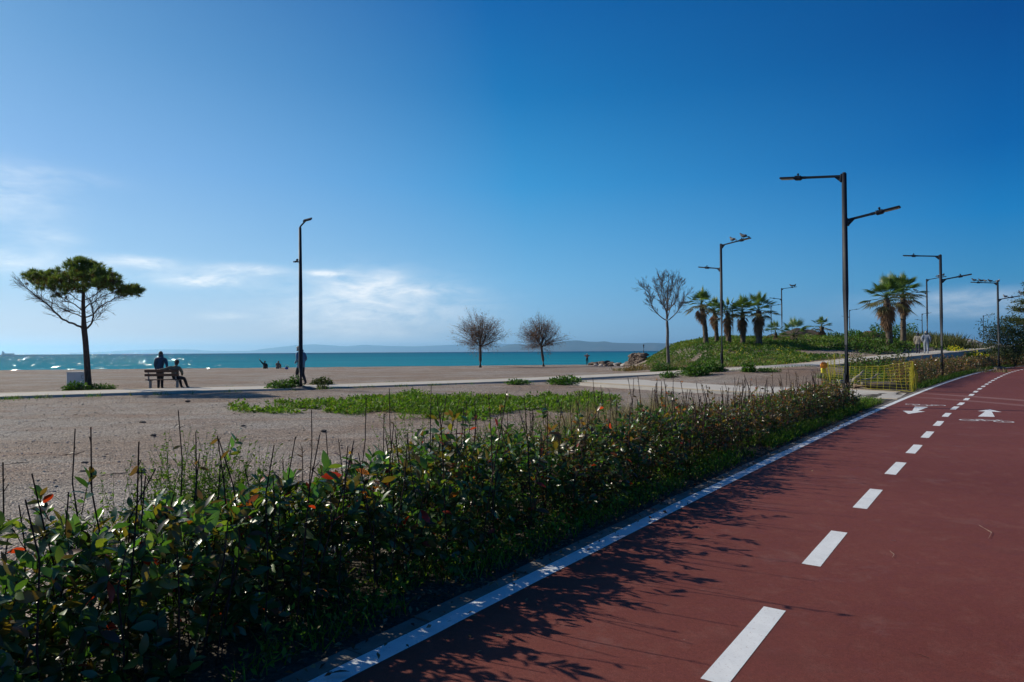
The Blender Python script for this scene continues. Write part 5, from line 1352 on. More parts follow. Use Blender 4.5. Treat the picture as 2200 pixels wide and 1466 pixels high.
def lamp_post(b, a_hi, a_lo, label, group, foot=True, H=LAMP_H, far=False):
    root = empty('street_lamp', b, label, 'street lamp', group)
    s = Soup(); tube(s, [(0, 0, .0), (0, 0, H * .5), (0, 0, H)], [.085, .075, .062], 12); tube(s, [(0, 0, H), (0, 0, H + .03)], [.066, .05], 12)
    s.build('pole', m_lamp, root, smooth=True)
    if foot:
        s = Soup(); box(s, (0, 0, .03), .55, .55, .16, bev=.03); s.build('concrete_footing', m_kerb, root)
        s = Soup(); box(s, (0, 0, .125), .32, .32, .025, bev=.004)
        for i in (-1, 1):
            for j in (-1, 1): tube(s, [(i * .12, j * .12, .13), (i * .12, j * .12, .19)], .014, 6)
        s.build('base_plate', m_lamp, root)
        s = Soup(); box(s, (-.082, -.03, .75), .012, .07, .30, Matrix.Rotation(.3, 3, 'Z'), bev=.003); s.build('access_door', m_lamp, root)
    hi = arm_parts(root, H - .06, a_hi); lo = arm_parts(root, H - 1.27, a_lo, R(9), .60)
    return root, hi, lo
def perp(p):
    s = arc_of(np.array(p[:2])); _, t = road(s, 0); return math.atan2(t.x, -t.y)      # heading to the left of the path
GB = 'lamp posts along the cycle path'; GF = 'lamp posts along the footpath'
LAMPS = {}
p = at(1820, 874, 18.4); b = Vector((p.x, p.y, 0)); a = perp(b)
LAMPS['near'] = (b,) + lamp_post(b, a, a + math.pi, 'tall dark double armed lamp post nearest the camera, at the end of the hedge', GB)
p = at(2024.5, 813, 34.7); b = Vector((p.x, p.y, 0.02)); a = perp(b)
LAMPS['second'] = (b,) + lamp_post(b, a, a + math.pi, 'second double armed lamp post of the cycle path, right of the walking couple', GB)
p = at(2146.5, 789, 50.0); b = Vector((p.x, p.y, 0.1)); a = perp(b)
LAMPS['third'] = (b,) + lamp_post(b, a, a + math.pi, 'double armed lamp post before the dark bush with a row of birds on it', GB)
for key, px, Y, ah, lab in [('birds', 1551, 35.6, R(-48), 'double armed lamp post on the gravel island before the palm row'), ('walk', 1993, 64, R(-53), 'lamp post rising directly behind the walking couple'),
                            ('bank', 1680.5, 80, R(-21), 'lamp post between the small palms beyond the bank'), ('p1', 1575, 98, R(-30), 'distant lamp post half hidden in the palm row'),
                            ('p2', 1657.5, 114, R(-35), 'distant lamp post just right of the palm row'), ('p3', 1826, 124, R(-40), 'distant lamp post hidden behind the nearest lamp pole, only an arm showing'),
                            ('p4', 1982, 134, R(-52), 'small distant lamp post left of the walking couple'), ('p5', 2113.5, 140, R(-38), 'smallest distant lamp post, above the rubble heap at the right')]:
    x = at(px, 740, Y).x; b = Vector((x, Y, hz(x, Y)))
    LAMPS[key] = (b,) + lamp_post(b, ah, ah + math.pi, lab, GF, foot=key == 'birds', H=LAMP_H if key != 'birds' else 6.62)
# tall single lamp with a camera, left
p = at(646, 835.5, 28.3); b = Vector((p.x, p.y, hz(p.x, p.y))); root = empty('street_lamp', b, 'tall single headed lamp post with a small camera, left of centre', 'street lamp')
Ht = at(644, 489, b.y).z - b.z
s = Soup(); tube(s, [(0, 0, 0), (0, 0, .9), (0, 0, .92), (-.0, 0, Ht * .6), (-.02, 0, Ht)], [.098, .094, .088, .075, .055], 12); s.build('pole', m_lamp, root, smooth=True)
ball_s = Soup(); ball(ball_s, (0.02, 0, -.02), (.62, .42, .17), 2, rough=.3, seed=4); ball_s.build('concrete_footing', m_kerb, root)
s = Soup(); tube(s, [(0, 0, .12), (0, 0, .16)], [.17, .16], 10); s.build('base_plate', m_lamp, root)
s = Soup(); e = Vector((.22, -.05, .26)); tube(s, [(-.02, 0, Ht - .12), (-.02, 0, Ht + .02), (.05, -.01, Ht + .10), Vector((0, 0, Ht)) + e], [.04, .036, .034, .034], 8); am = s.build('arm', m_lamp, root)
M = Matrix.Rotation(R(-14), 3, 'Y') @ Matrix.Rotation(R(24), 3, 'X')
s = Soup(); box(s, Vector((.32, -.1, Ht + .30)), .36, .26, .07, M, bev=.02); s.build('lamp_head', m_lamp, am)
s = Soup(); box(s, Vector((.325, -.115, Ht + .262)), .28, .18, .012, M, bev=.003); s.build('lens', m_lens, am)
zc = at(640, 563, b.y).z - b.z
s = Soup(); box(s, (-.10, -.02, zc), .12, .05, .05, bev=.01); tube(s, [(-.15, -.05, zc + .02), (-.15, -.19, zc - .02)], [.045, .04], 8); ball(s, (-.12, -.06, zc + .075), .055, 1)
s.build('security_camera', m_black, root); 
s = Soup(); box(s, (-.22, -.12, zc - .01), .10, .06, .06, Matrix.Rotation(.4, 3, 'Z'), bev=.01); s.build('camera_housing', m_white, root)

# ------------------------------------------------------------------ pigeons and a few gulls on the lamp arms
m_bird = simple('pigeon_grey', (0.085, 0.09, 0.10), .7, .3, 30); m_gull = simple('pale_bird', (0.45, 0.44, 0.43), .7, .15, 30)
def bird(pos, heading, label, pale=False, k=1.0):
    root = empty('bird', pos, label, 'bird', 'birds perched on the lamp posts', heading)
    s = Soup()
    prof = [(-.155, .012, .095), (-.10, .032, .112), (-.04, .058, .128), (.03, .066, .148), (.075, .054, .178), (.098, .036, .212), (.112, .030, .236), (.130, .026, .246), (.148, .012, .240), (.168, .004, .234)]
    tube(s, [Vector((x * k, 0, (z - .03) * k)) for x, r_, z in prof], [r_ * k for x, r_, z in prof], 9)
    s.build('body', m_gull if pale else m_bird, root, smooth=True)
    s = Soup(); tube(s, [Vector((-.11, 0, .075)) * k, Vector((-.20, 0, .052)) * k, Vector((-.25, 0, .040)) * k], [.020 * k, .026 * k, .016 * k], 6); s.build('tail', m_bird, root)
    for sd_ in (-1, 1):
        s = Soup(); ball(s, Vector((-.03, .050 * sd_, .105)) * k, (.105 * k, .018 * k, .048 * k), 2, Matrix.Rotation(R(16), 3, 'Y')); s.build('wing', m_bird, root)
    s = Soup()
    for sd_ in (-1, 1): tube(s, [Vector((.0, .022 * sd_, .07)) * k, Vector((.005, .022 * sd_, 0)) * k], .006 * k, 4); tube(s, [Vector((-.015, .022 * sd_, .004)) * k, Vector((.03, .022 * sd_, .004)) * k], .006 * k, 4)
    s.build('legs', m_orange if pale else m_black, root)
def on_arm(key, which, t, over=.032):
    b, root, hi, lo = LAMPS[key]; q, d, nrm, L = hi if which == 'hi' else lo
    return b + q + d * t + nrm * (over if t < L + .05 else .05)
for key, wh, t, hd, lab, pale, k in [
    ('birds', 'hi', .62, 2.0, 'grey pigeon midway along the upper arm of the lamp on the gravel island', False, 1.25), ('birds', 'hi', 1.25, 2.4, 'pale chested pigeon on the upper lamp head of the gravel island lamp', False, 1.3),
    ('third', 'hi', 1.40, 2.6, 'bird furthest out on the upper arm in front of the dark bush', False, 1.15), ('third', 'hi', .98, 2.8, 'second bird from the outer end of the arm before the bush', False, 1.15),
    ('third', 'hi', .72, 1.7, 'third bird from the outer end of the arm before the bush', False, 1.0), ('third', 'hi', .40, 2.9, 'fourth bird along the arm before the bush, beside the pole top', False, 1.1),
    ('third', 'hi', -.06, .2, 'pale breasted bird on the very top of the pole before the bush', True, 1.15), ('third', 'lo', .40, 3.0, 'pale brown bird alone on the lower arm reaching into the bush', True, 1.1),
    ('walk', 'hi', .95, .3, 'pale gull on the upper arm behind the walking couple', True, 1.3), ('walk', 'hi', 1.38, .6, 'dark bird at the tip of the upper arm behind the walking couple', False, 1.3),
    ('walk', 'lo', 1.0, 2.6, 'dark bird on the lower arm behind the walking couple', False, 1.2), ('bank', 'hi', 1.05, 2.6, 'bird on the arm tip of the lamp between the small palms', False, 1.5), ('bank', 'hi', 1.4, .5, 'outermost bird on the lamp between the small palms', False, 1.4)]:
    bird(on_arm(key, wh, t), hd, lab, pale, k)

# ------------------------------------------------------------------ people
m_skin = simple('skin', (0.40, 0.235, 0.165), .6, .08, 20); m_hair = simple('dark_hair', (0.030, 0.024, 0.020), .7, .3, 40); m_ghair = simple('grey_hair', (0.30, 0.29, 0.28), .7, .2, 40)
m_navy = simple('dark_blue_jacket', (0.030, 0.072, 0.12), .75, .25, 9, bump=.2); m_blue = simple('blue_hooded_jacket', (0.075, 0.165, 0.27), .75, .2, 9, bump=.2)
m_trs = simple('dark_trousers', (0.016, 0.017, 0.022), .8, .25, 9); m_khaki = simple('khaki_jacket', (0.15, 0.145, 0.10), .8, .2, 9, bump=.2)
m_shoe = simple('dark_shoes', (0.03, 0.03, 0.03), .6, .2, 20); m_lshoe = simple('grey_trainers', (0.30, 0.31, 0.30), .6, .2, 20)
m_lgrey = simple('light_grey_clothes', (0.27, 0.30, 0.35), .85, .12, 9, bump=.2); m_beige = simple('beige_padded_vest', (0.36, 0.31, 0.25), .85, .12, 12, bump=.3)
m_tancoat = simple('tan_hooded_coat', (0.20, 0.14, 0.105), .85, .2, 9, bump=.2)
def person(loc, heading, label, pose, mats, hgt=1.75, bulk=1.0, coat=False, hairm=None, hairlong=False, group=None, hood=None):
    """pose: joint -> point (metres, figure faces +Y). mats: top, legs, shoes"""
    J = dict(pelvis=(0, 0, .94), waist=(0, 0, 1.08), chest=(0, -.01, 1.30), neck=(0, 0, 1.475), head=(0, .02, 1.56), crown=(0, .025, 1.655),
             shL=(-.185, -.01, 1.40), elL=(-.235, -.03, 1.13), wrL=(-.24, .05, .88), haL=(-.24, .075, .80), shR=(.185, -.01, 1.40), elR=(.235, -.03, 1.13), wrR=(.24, .05, .88), haR=(.24, .075, .80),
             hiL=(-.095, 0, .90), knL=(-.105, .02, .50), anL=(-.105, -.02, .085), toL=(-.115, .15, .04), hiR=(.095, 0, .90), knR=(.105, .02, .50), anR=(.105, -.02, .085), toR=(.115, .15, .04))
    J.update({a: b for a, b in pose.items() if a[0] != '_'}); names = list(J); k = hgt / 1.75
    bones = [('pelvis', 'waist', 'legs'), ('waist', 'chest', 'top'), ('chest', 'neck', 'top'), ('neck', 'head', 'skin'), ('head', 'crown', 'skin')]
    for s_ in 'LR': bones += [('chest', 'sh' + s_, 'top'), ('sh' + s_, 'el' + s_, 'top'), ('el' + s_, 'wr' + s_, 'top'), ('wr' + s_, 'ha' + s_, 'skin'), ('pelvis', 'hi' + s_, 'legs'), ('hi' + s_, 'kn' + s_, 'legs'), ('kn' + s_, 'an' + s_, 'legs'), ('an' + s_, 'to' + s_, 'shoes')]
    rad = dict(pelvis=(.150, .115), waist=(.150, .115), chest=(.170, .125), neck=(.062, .062), head=(.082, .095), crown=(.070, .080), sh=(.082, .080), el=(.058, .058), wr=(.042, .042), ha=(.036, .024), hi=(.100, .105), kn=(.068, .070), an=(.048, .052), to=(.044, .034))
    me = bpy.data.meshes.new('figure'); me.from_pydata([tuple(Vector(J[n]) * k) for n in names], [(names.index(a), names.index(b)) for a, b, c in bones], [])
    o = bpy.data.objects.new('figure', me); COL.objects.link(o)
    sk_ = o.modifiers.new('skin', 'SKIN'); sk_.branch_smoothing = .6
    for i, n in enumerate(names):
        r_ = rad[n] if n in rad else rad[n[:2]]; q = bulk if (n in ('pelvis', 'waist', 'chest') or n[:2] in ('sh', 'el', 'hi')) else (1 + (bulk - 1) * .4)
        if n in ('neck', 'head', 'crown'): q = 1
        me.skin_vertices[0].data[i].radius = (r_[0] * q * k, r_[1] * q * k); me.skin_vertices[0].data[i].use_root = n == 'pelvis'
    sub = o.modifiers.new('sub', 'SUBSURF'); sub.levels = 2; sub.render_levels = 2
    dg = bpy.context.evaluated_depsgraph_get(); m2 = bpy.data.meshes.new_from_object(o.evaluated_get(dg))
    bpy.data.objects.remove(o); bpy.data.meshes.remove(me)
    V = np.array([v.co[:] for v in m2.vertices]); idx = dict(top=0, legs=1, shoes=2, skin=3)
    SA = np.array([Vector(J[a]) * k for a, b, c in bones]); SB = np.array([Vector(J[b]) * k for a, b, c in bones]); lab = np.array([idx[c] for a, b, c in bones])
    rb = np.array([np.mean(rad[a] if a in rad else rad[a[:2]]) for a, b, c in bones])
    C = np.array([p.center[:] for p in m2.polygons]); ab = SB - SA; t = np.clip(((C[:, None] - SA) * ab).sum(2) / (ab ** 2).sum(1), 0, 1)
    D = np.linalg.norm(C[:, None] - SA - t[..., None] * ab, axis=2) / rb
    mi = lab[D.argmin(1)]
    if coat:                                           # the jacket hangs to the hips
        hip = Vector(J['pelvis']).z * k; cz = C[:, 2]; near = np.hypot(C[:, 0] - J['pelvis'][0] * k, C[:, 1] - J['pelvis'][1] * k) < .26
        mi = np.where((mi == 1) & near & (cz > hip - .17 * k), 0, mi)
    sp = Soup(); q4 = [list(p.vertices) for p in m2.polygons if len(p.vertices) == 4]; q3 = [list(p.vertices) for p in m2.polygons if len(p.vertices) == 3]
    m4 = [m for m, p in zip(mi, m2.polygons) if len(p.vertices) == 4]; m3 = [m for m, p in zip(mi, m2.polygons) if len(p.vertices) == 3]
    sp.add(V, q3, q4)
    if q3: sp.m3[-1] = np.array(m3)
    if q4: sp.m4[-1] = np.array(m4)
    # fingers, thumb, nose and ears
    for s_ in 'LR':
        w_, h_ = Vector(J['wr' + s_]) * k, Vector(J['ha' + s_]) * k; d = (h_ - w_).normalized(); x, y, _ = frame(d)
        for f in range(4):
            ff = (f - 1.5) * .019 * k; L = (.068, .078, .074, .058)[f] * k; b = h_ + x * ff + d * .012
            tube(sp, [b - d * .02, b + d * L * .5, b + d * L + y * .018 * k], [.0095 * k, .009 * k, .006 * k], 5, mi=3)
        sgn = 1 if s_ == 'L' else -1
        b = w_ + (h_ - w_) * .45; tube(sp, [b, b + x * .036 * k * sgn + d * .022 * k, b + x * .045 * k * sgn + d * .062 * k], [.012 * k, .011 * k, .007 * k], 5, mi=3)
    hd = Vector(J['head']) * k; cr_ = Vector(J['crown']) * k; u = (cr_ - hd).normalized()
    fw = Vector(pose.get('_face', (0, 1, 0))); fw = (fw - u * fw.dot(u)).normalized(); sd_ = fw.cross(u)
    c = hd + u * .03 * k
    tube(sp, [c + fw * .080 * k + u * .035 * k, c + fw * .108 * k - u * .005 * k, c + fw * .085 * k - u * .012 * k], [.010 * k, .016 * k, .012 * k], 6, mi=3)
    ball(sp, c + fw * .078 * k - u * .048 * k, (.026 * k, .012 * k, .008 * k), 1, mi=3)
    for q in (-1, 1):
        ball(sp, c + sd_ * .084 * k * q, (.012 * k, .022 * k, .032 * k), 1, mi=3)
        ball(sp, c + sd_ * .032 * k * q + fw * .084 * k + u * .034 * k, .011 * k, 1, mi=2)
    bpy.data.meshes.remove(m2)
    o = sp.build('person', [mats[0], mats[1], mats[2], m_skin], smooth=True, loc=loc)
    o.rotation_euler = (0, 0, heading); tag(o, label, 'person', group)
    hs_ = Soup(); Mh = Matrix((sd_, fw, u)).transposed()
    Vi, Ti = ico(3); keepf = []
    for t_ in Ti:
        cc_ = Vi[t_].mean(0)
        if cc_[2] > .52 - .9 * max(0, -cc_[1]) - (.45 if hairlong else 0) or (cc_[1] < -.12 and cc_[2] > (-.85 if hairlong else -.45)): keepf.append(t_)
    Vh = Vi * np.array([1 + .03 * mnoise.noise(Vector(v) * 4) for v in Vi])[:, None] * np.array([.094, .110, .118 if not hairlong else .13]) * k
    hs_.add(Vh @ np.array(Mh).T + np.array(c + u * .022 * k - fw * .006 * k), keepf, None)
    hs_.build('hair', hairm or m_hair, o, smooth=True)
    if hood:
        h_ = Soup(); nk = Vector(J['neck']) * k
        ball(h_, nk - fw * .085 * k + Vector((0, 0, .0)), (.135 * k, .085 * k, .095 * k), 2, rough=.15, seed=3); h_.build('hood', hood, o, smooth=True)
    return o
# bench first: it faces the sea, seen from behind
bY = 28.6; p = at(347, 829, bY); bx_, bz_ = p.x, hz(p.x, bY); BA = R(7)
root = empty('park_bench', (bx_, bY, bz_), 'wooden slatted bench on grey legs facing the sea', 'bench', None, BA)
BL = 1.36
s = Soup(); box(s, (0, 0, .80), BL, .035, .115, Matrix.Rotation(R(8), 3, 'X'), bev=.006); box(s, (0, .02, .63), BL, .035, .105, Matrix.Rotation(R(8), 3, 'X'), bev=.006); s.build('backrest', m_wood, root)
s = Soup()
for q in range(3): box(s, (0, .12 + .135 * q, .43), BL, .12, .035, bev=.006)
s.build('seat', m_wood, root)
for q in (-1, 1):
    s = Soup(); x = q * (BL / 2 - .14)
    box(s, (x, .25, .205), .08, .10, .41, bev=.006); box(s, (x, .25, .40), .06, .44, .03, bev=.004); box(s, (x, .06, .62), .05, .035, .46, Matrix.Rotation(R(8), 3, 'X'), bev=.004)
    s.build('leg', m_steel, root)
def by_bench(x, y, z=0): v = Matrix.Rotation(BA, 3, 'Z') @ Vector((x, y, z)); return Vector((bx_ + v.x, bY + v.y, bz_ + v.z))
# seat top .4475
SIT = dict(pelvis=(0, -.02, .55), waist=(0.0, -.05, .70), chest=(.02, -.07, .93), neck=(.05, -.03, 1.095), head=(.06, .0, 1.18), crown=(.065, .02, 1.275), shL=(-.17, -.06, 1.02), elL=(-.38, -.16, .93), wrL=(-.56, -.17, .92), haL=(-.64, -.17, .915),
           shR=(.20, -.07, 1.0), elR=(.27, .06, .78), wrR=(.20, .27, .66), haR=(.17, .33, .64), hiL=(-.08, .04, .53), knL=(.02, .44, .50), anL=(.10, .50, .10), toL=(.14, .64, .05), hiR=(.10, .04, .53), knR=(.24, .42, .50), anR=(.34, .54, .10), toR=(.40, .67, .05), _face=(.35, 1, 0))
person(by_bench(.47, .22, .0), BA, 'person in khaki jacket seated on the bench with an arm along its back', SIT, (m_khaki, m_trs, m_shoe), 1.64, 1.12, hairm=m_hair, hairlong=True)
STB = dict(pelvis=(.0, 0, .93), waist=(.01, .02, 1.08), chest=(.03, .05, 1.30), neck=(.035, .06, 1.47), head=(.02, .09, 1.555), crown=(.005, .12, 1.645), shL=(-.155, .04, 1.40), elL=(-.20, .0, 1.13), wrL=(-.17, .07, .90), haL=(-.165, .08, .82),
           shR=(.215, .03, 1.385), elR=(.30, -.06, 1.14), wrR=(.345, -.14, .91), haR=(.36, -.17, .845), hiL=(-.08, .0, .89), knL=(-.06, .06, .50), anL=(-.06, .02, .085), toL=(-.10, .18, .04), hiR=(.085, 0, .89), knR=(.08, .05, .50), anR=(.10, -.02, .085), toR=(.12, .15, .04), _face=(-.35, 1, 0))
q = by_bench(-.36, .78); q.z = hz(q.x, q.y)
person(q, BA + .1, 'man in dark blue jacket standing at the bench looking out to sea', STB, (m_navy, m_trs, m_lshoe), 1.66, 1.12, coat=True, hairm=m_hair)
# man walking past behind the lamp post, seen half hidden
WLK = dict(pelvis=(0, 0, .93), waist=(0, .02, 1.07), chest=(0, .06, 1.29), neck=(0, .10, 1.455), head=(0, .15, 1.535), crown=(0, .19, 1.625), shL=(-.19, .06, 1.39), elL=(-.24, -.02, 1.14), wrL=(-.17, .17, .99), haL=(-.12, .24, .96), shR=(.19, .05, 1.39), elR=(.25, -.03, 1.13), wrR=(.19, .15, .96), haR=(.15, .22, .93),
           hiL=(-.09, 0, .89), knL=(-.10, .17, .52), anL=(-.10, .06, .11), toL=(-.11, .21, .05), hiR=(.09, 0, .89), knR=(.10, .03, .50), anR=(.10, -.16, .10), toR=(.11, -.02, .035), _face=(0, 1, -.35))
p = at(647.5, 826, 30.2); q = Vector((p.x, p.y, hz(p.x, p.y) + .1))
person(q, R(62), 'man in blue hooded jacket walking behind the single headed lamp post', WLK, (m_blue, m_trs, m_shoe), 1.78, 1.22, coat=True, hairm=m_ghair, hood=m_blue)
# on the beach: two sitting, one standing far off with hands raised to the face
def beach(px, py, Y): p = at(px, py, Y); return Vector((p.x, p.y, hz(p.x, p.y)))
LIE = dict(pelvis=(0, 0, .14), waist=(0, -.06, .28), chest=(0, -.14, .50), neck=(0, -.14, .66), head=(0, -.12, .75), crown=(0, -.10, .84), shL=(-.18, -.14, .60), elL=(-.36, .02, .78), wrL=(-.52, .08, 1.0), haL=(-.56, .1, 1.08), shR=(.18, -.14, .60), elR=(.24, -.22, .33), wrR=(.24, -.34, .08), haR=(.24, -.38, .04),
           hiL=(-.09, .04, .13), knL=(-.12, .42, .42), anL=(-.12, .60, .09), toL=(-.12, .74, .05), hiR=(.09, .04, .13), knR=(.10, .46, .22), anR=(.10, .86, .08), toR=(.10, .95, .14))
person(beach(569, 794, 80), R(20), 'person in dark clothes sitting on the beach with one arm raised', LIE, (m_trs, m_trs, m_shoe), 1.9, 1.25)
HUD = dict(pelvis=(0, 0, .15), waist=(0, .04, .30), chest=(0, .10, .52), neck=(0, .17, .66), head=(0, .24, .72), crown=(0, .28, .80), shL=(-.17, .12, .60), elL=(-.24, .28, .38), wrL=(-.10, .44, .34), haL=(-.05, .50, .34), shR=(.17, .12, .60), elR=(.24, .28, .38), wrR=(.10, .44, .34), haR=(.05, .50, .34),
           hiL=(-.10, .04, .14), knL=(-.16, .40, .44), anL=(-.12, .56, .09), toL=(-.12, .70, .05), hiR=(.10, .04, .14), knR=(.16, .40, .44), anR=(.12, .56, .09), toR=(.12, .70, .05))
person(beach(596, 793, 80), R(-5), 'person in a tan coat sitting hunched on the beach by bright toys', HUD, (m_tancoat, m_tancoat, m_shoe), 1.9, 1.5, coat=True, hairm=m_tancoat, hairlong=True)
FAR = dict(shL=(-.19, 0, 1.40), elL=(-.43, .06, 1.33), wrL=(-.24, .20, 1.45), haL=(-.17, .22, 1.49), shR=(.19, 0, 1.40), elR=(.43, .06, 1.33), wrR=(.24, .20, 1.45), haR=(.17, .22, 1.49))
person(beach(1261.5, 784.5, 105), R(6), 'man standing far off at the waterline with both elbows raised', FAR, (simple('bare_back', (.30, .13, .085), .7, .1, 10), m_trs, m_trs), 1.78, 1.05, hairm=m_ghair)
# the couple on the raised path
def couple(px, py, Y): p = at(px, py, Y); return Vector((p.x, p.y, np.interp(p.x, pl[:, 0], pl[:, 2]) + .0))
CP = dict(hiL=(-.09, 0, .89), knL=(-.10, .09, .50), anL=(-.10, .02, .09), toL=(-.11, .17, .04), knR=(.10, .01, .50), anR=(.10, -.12, .09), toR=(.11, .02, .04), elR=(.24, -.06, 1.13), wrR=(.17, .10, .93), haR=(.14, .16, .9), _face=(0, 1, 0))
person(couple(1972.5, 759, 52.5), R(-38), 'woman in beige padded jacket and dark trousers walking on the path', CP, (m_beige, simple('charcoal_trousers', (.03, .032, .045), .8, .2, 9), m_shoe), 1.66, 1.16, coat=True, hairm=m_hair, hairlong=True, group='couple walking on the footpath')
person(couple(1990.5, 760, 51.8), R(-34), 'man in pale grey shirt and trousers walking beside the woman', dict(CP, elL=(-.27, -.06, 1.14), wrL=(-.22, .06, .92), haL=(-.2, .1, .85), elR=(.28, -.06, 1.14), wrR=(.26, .05, .9), haR=(.25, .08, .83)), (m_lgrey, m_lgrey, m_shoe), 1.74, 1.38, coat=True, hairm=m_ghair, group='couple walking on the footpath')

# ------------------------------------------------------------------ white cabinet by the pine
p = at(163, 835, 31.0); b = Vector((p.x, p.y, hz(p.x, p.y))); root = empty('utility_cabinet', b, 'white utility cabinet half hidden behind the pine trunk', 'cabinet', None, R(4))
s = Soup(); box(s, (.10, 0, .36), .80, .42, .66, bev=.015); s.build('body', m_white, root)
s = Soup(); box(s, (.10, 0, .705), .84, .46, .03, bev=.008); s.build('lid', m_white, root)
s = Soup(); box(s, (.10, 0, .02), .76, .38, .06, bev=.005); s.build('plinth', m_kerb, root)
s = Soup()
for i in range(9):                                   # the letter C on its front
    a0, a1 = R(50 + 260 * i / 9), R(50 + 260 * (i + 1) / 9)
    tube(s, [(.40 + .055 * math.cos(a0), -.2115, .50 + .075 * math.sin(a0)), (.40 + .055 * math.cos(a1), -.2115, .50 + .075 * math.sin(a1))], .009, 4)
s.build('painted_letter', m_black, root)
# ------------------------------------------------------------------ toys on the beach
b = beach(617, 791, 80); s = Soup(); tube(s, [(0, 0, 0), (0, 0, .30)], [.17, .22], 12, cap=False); tube(s, [(0, 0, .01), (0, 0, .015)], .17, 12)
root = empty('toy_bucket', b, 'bright yellow toy bucket on the beach', 'toy'); s.build('bucket', simple('toy_yellow', (.8, .7, .03), .5), root)
s = Soup(); tube(s, [(-.22 * math.cos(t), 0, .3 + .18 * math.sin(t)) for t in np.linspace(0, math.pi, 9)], .015, 5); s.build('handle', m_white, root)
b = beach(611, 793, 79); root = empty('toy_spade', b, 'small orange toy spade lying by the yellow bucket', 'toy'); s = Soup(); tube(s, [(-.3, 0, .05), (.15, 0, .08)], .03, 6); s.build('handle', m_orange, root); s = Soup(); ball(s, (.26, 0, .07), (.17, .13, .035), 2); s.build('blade', m_orange, root)
b = beach(615.5, 792.5, 78.5); root = empty('toy_bag', b, 'small blue bag beside the yellow bucket', 'bag'); s = Soup(); ball(s, (0, 0, .12), (.2, .13, .14), 2, rough=.25, seed=2); s.build('bag', simple('bag_blue', (.02, .06, .35), .6), root); s = Soup(); tube(s, [(-.09, 0, .22), (-.05, 0, .33), (.05, 0, .33), (.09, 0, .22)], .014, 5); s.build('strap', m_black, root)

# ------------------------------------------------------------------ yellow safety net round a dug corner
NC = [at(1771, 829, 27.6), at(1962.5, 841, 24.3), None, None]
A, B = [Vector((v.x, v.y, max(0.0, hz(v.x, v.y)))) for v in NC[:2]]
c_ = at(1793, 812, 30.8); D_ = Vector((c_.x, c_.y, hz(c_.x, c_.y))); e_ = at(1950, 806, 29.5); E_ = Vector((e_.x, e_.y, hz(e_.x, e_.y)))
root = empty('safety_net', A, 'sagging yellow plastic safety net fence around a dug corner by the path', 'barrier')
YEL = np.array([.60, .54, .06])
def rel(v): return Vector(v) - A
hts = {0: (A, .92), 1: (B, 1.10), 2: (E_, .95), 3: (D_, 1.12)}
for k_, (v, h) in hts.items():
    s = Soup(); q = rel(v); tube(s, [q - Vector((0, 0, .1)), q + Vector((rnd.gauss(0, .02), rnd.gauss(0, .02), h))], .016 if k_ != 1 else .02, 6, col=YEL); s.build('post', m_yellow, root)
def net(v0, h0, v1, h1, sag, seed, drop=0.0):
    s = Soup(); L = (v1 - v0).length; n = int(L / .22); m = 9; t_ = (v1 - v0).normalized(); nn = Vector((-t_.y, t_.x, 0)); r_ = random.Random(seed)
    ph = r_.uniform(0, 6)
    def P(i, j):
        u = i / n; w_ = j / m; base = v0.lerp(v1, u); h = (h0 + (h1 - h0) * u) - sag * 4 * u * (1 - u) * (.5 + .5 * w_)
        q = base + Vector((0, 0, .03 + max(.1, h) * w_)) + nn * (.05 * math.sin(u * 9 + ph + w_ * 2) + .02 * math.sin(u * 31 + w_ * 5)) + t_ * (.03 * math.sin(w_ * 3 + u * 17))
        return q - A
    G_ = [[P(i, j) for j in range(m + 1)] for i in range(n + 1)]
    for i in range(n + 1): tube(s, G_[i], .0085, 4, col=YEL * r_.uniform(.85, 1.1), cap=False)
    for j in range(m + 1): tube(s, [G_[i][j] for i in range(n + 1)], .004 if 0 < j < m else .007, 4, col=YEL * r_.uniform(.8, 1.1), cap=False)
    s.build('netting', m_yellow, root)
net(A, .86, B, 1.08, .16, 1); net(B, 1.05, E_, .9, .2, 2); net(D_, 1.08, E_, .88, .30, 3); net(A, .88, D_, 1.08, .12, 4)
s = Soup()                                            # spare net bunched on the end post
for q in range(9):
    a = q * .7; tube(s, [rel(B) + Vector((.03 * math.cos(a), .03 * math.sin(a), 1.05)), rel(B) + Vector((.10 * math.cos(a) + .06, .08 * math.sin(a), .62)), rel(B) + Vector((.07 * math.cos(a + 1) + .03, .06 * math.sin(a), .18)), rel(B) + Vector((.03, 0, .02))], .012, 4, col=YEL * rnd.uniform(.7, 1.05))
s.build('bunched_net', m_yellow, root)
b = A + Vector((-.02, -.02, .78)); r2 = empty('warning_beacon', b, 'round orange warning beacon hung on the left corner of the yellow net', 'beacon')
s = Soup(); tube(s, [(0, .03, .05), (0, -.05, .05)], [.135, .135], 14); tube(s, [(0, -.05, .05), (0, -.10, .05)], [.12, .07], 14); s.build('lens', m_orange, r2, smooth=False)
s = Soup(); box(s, (-.02, .0, -.16), .17, .13, .2, bev=.02); s.build('battery_box', simple('beacon_yellow', (.66, .56, .04), .5), r2)
s = Soup(); tube(s, [(-.05, .05, .18), (0, .05, .24), (.05, .05, .18)], .012, 5); s.build('handle', m_black, r2)
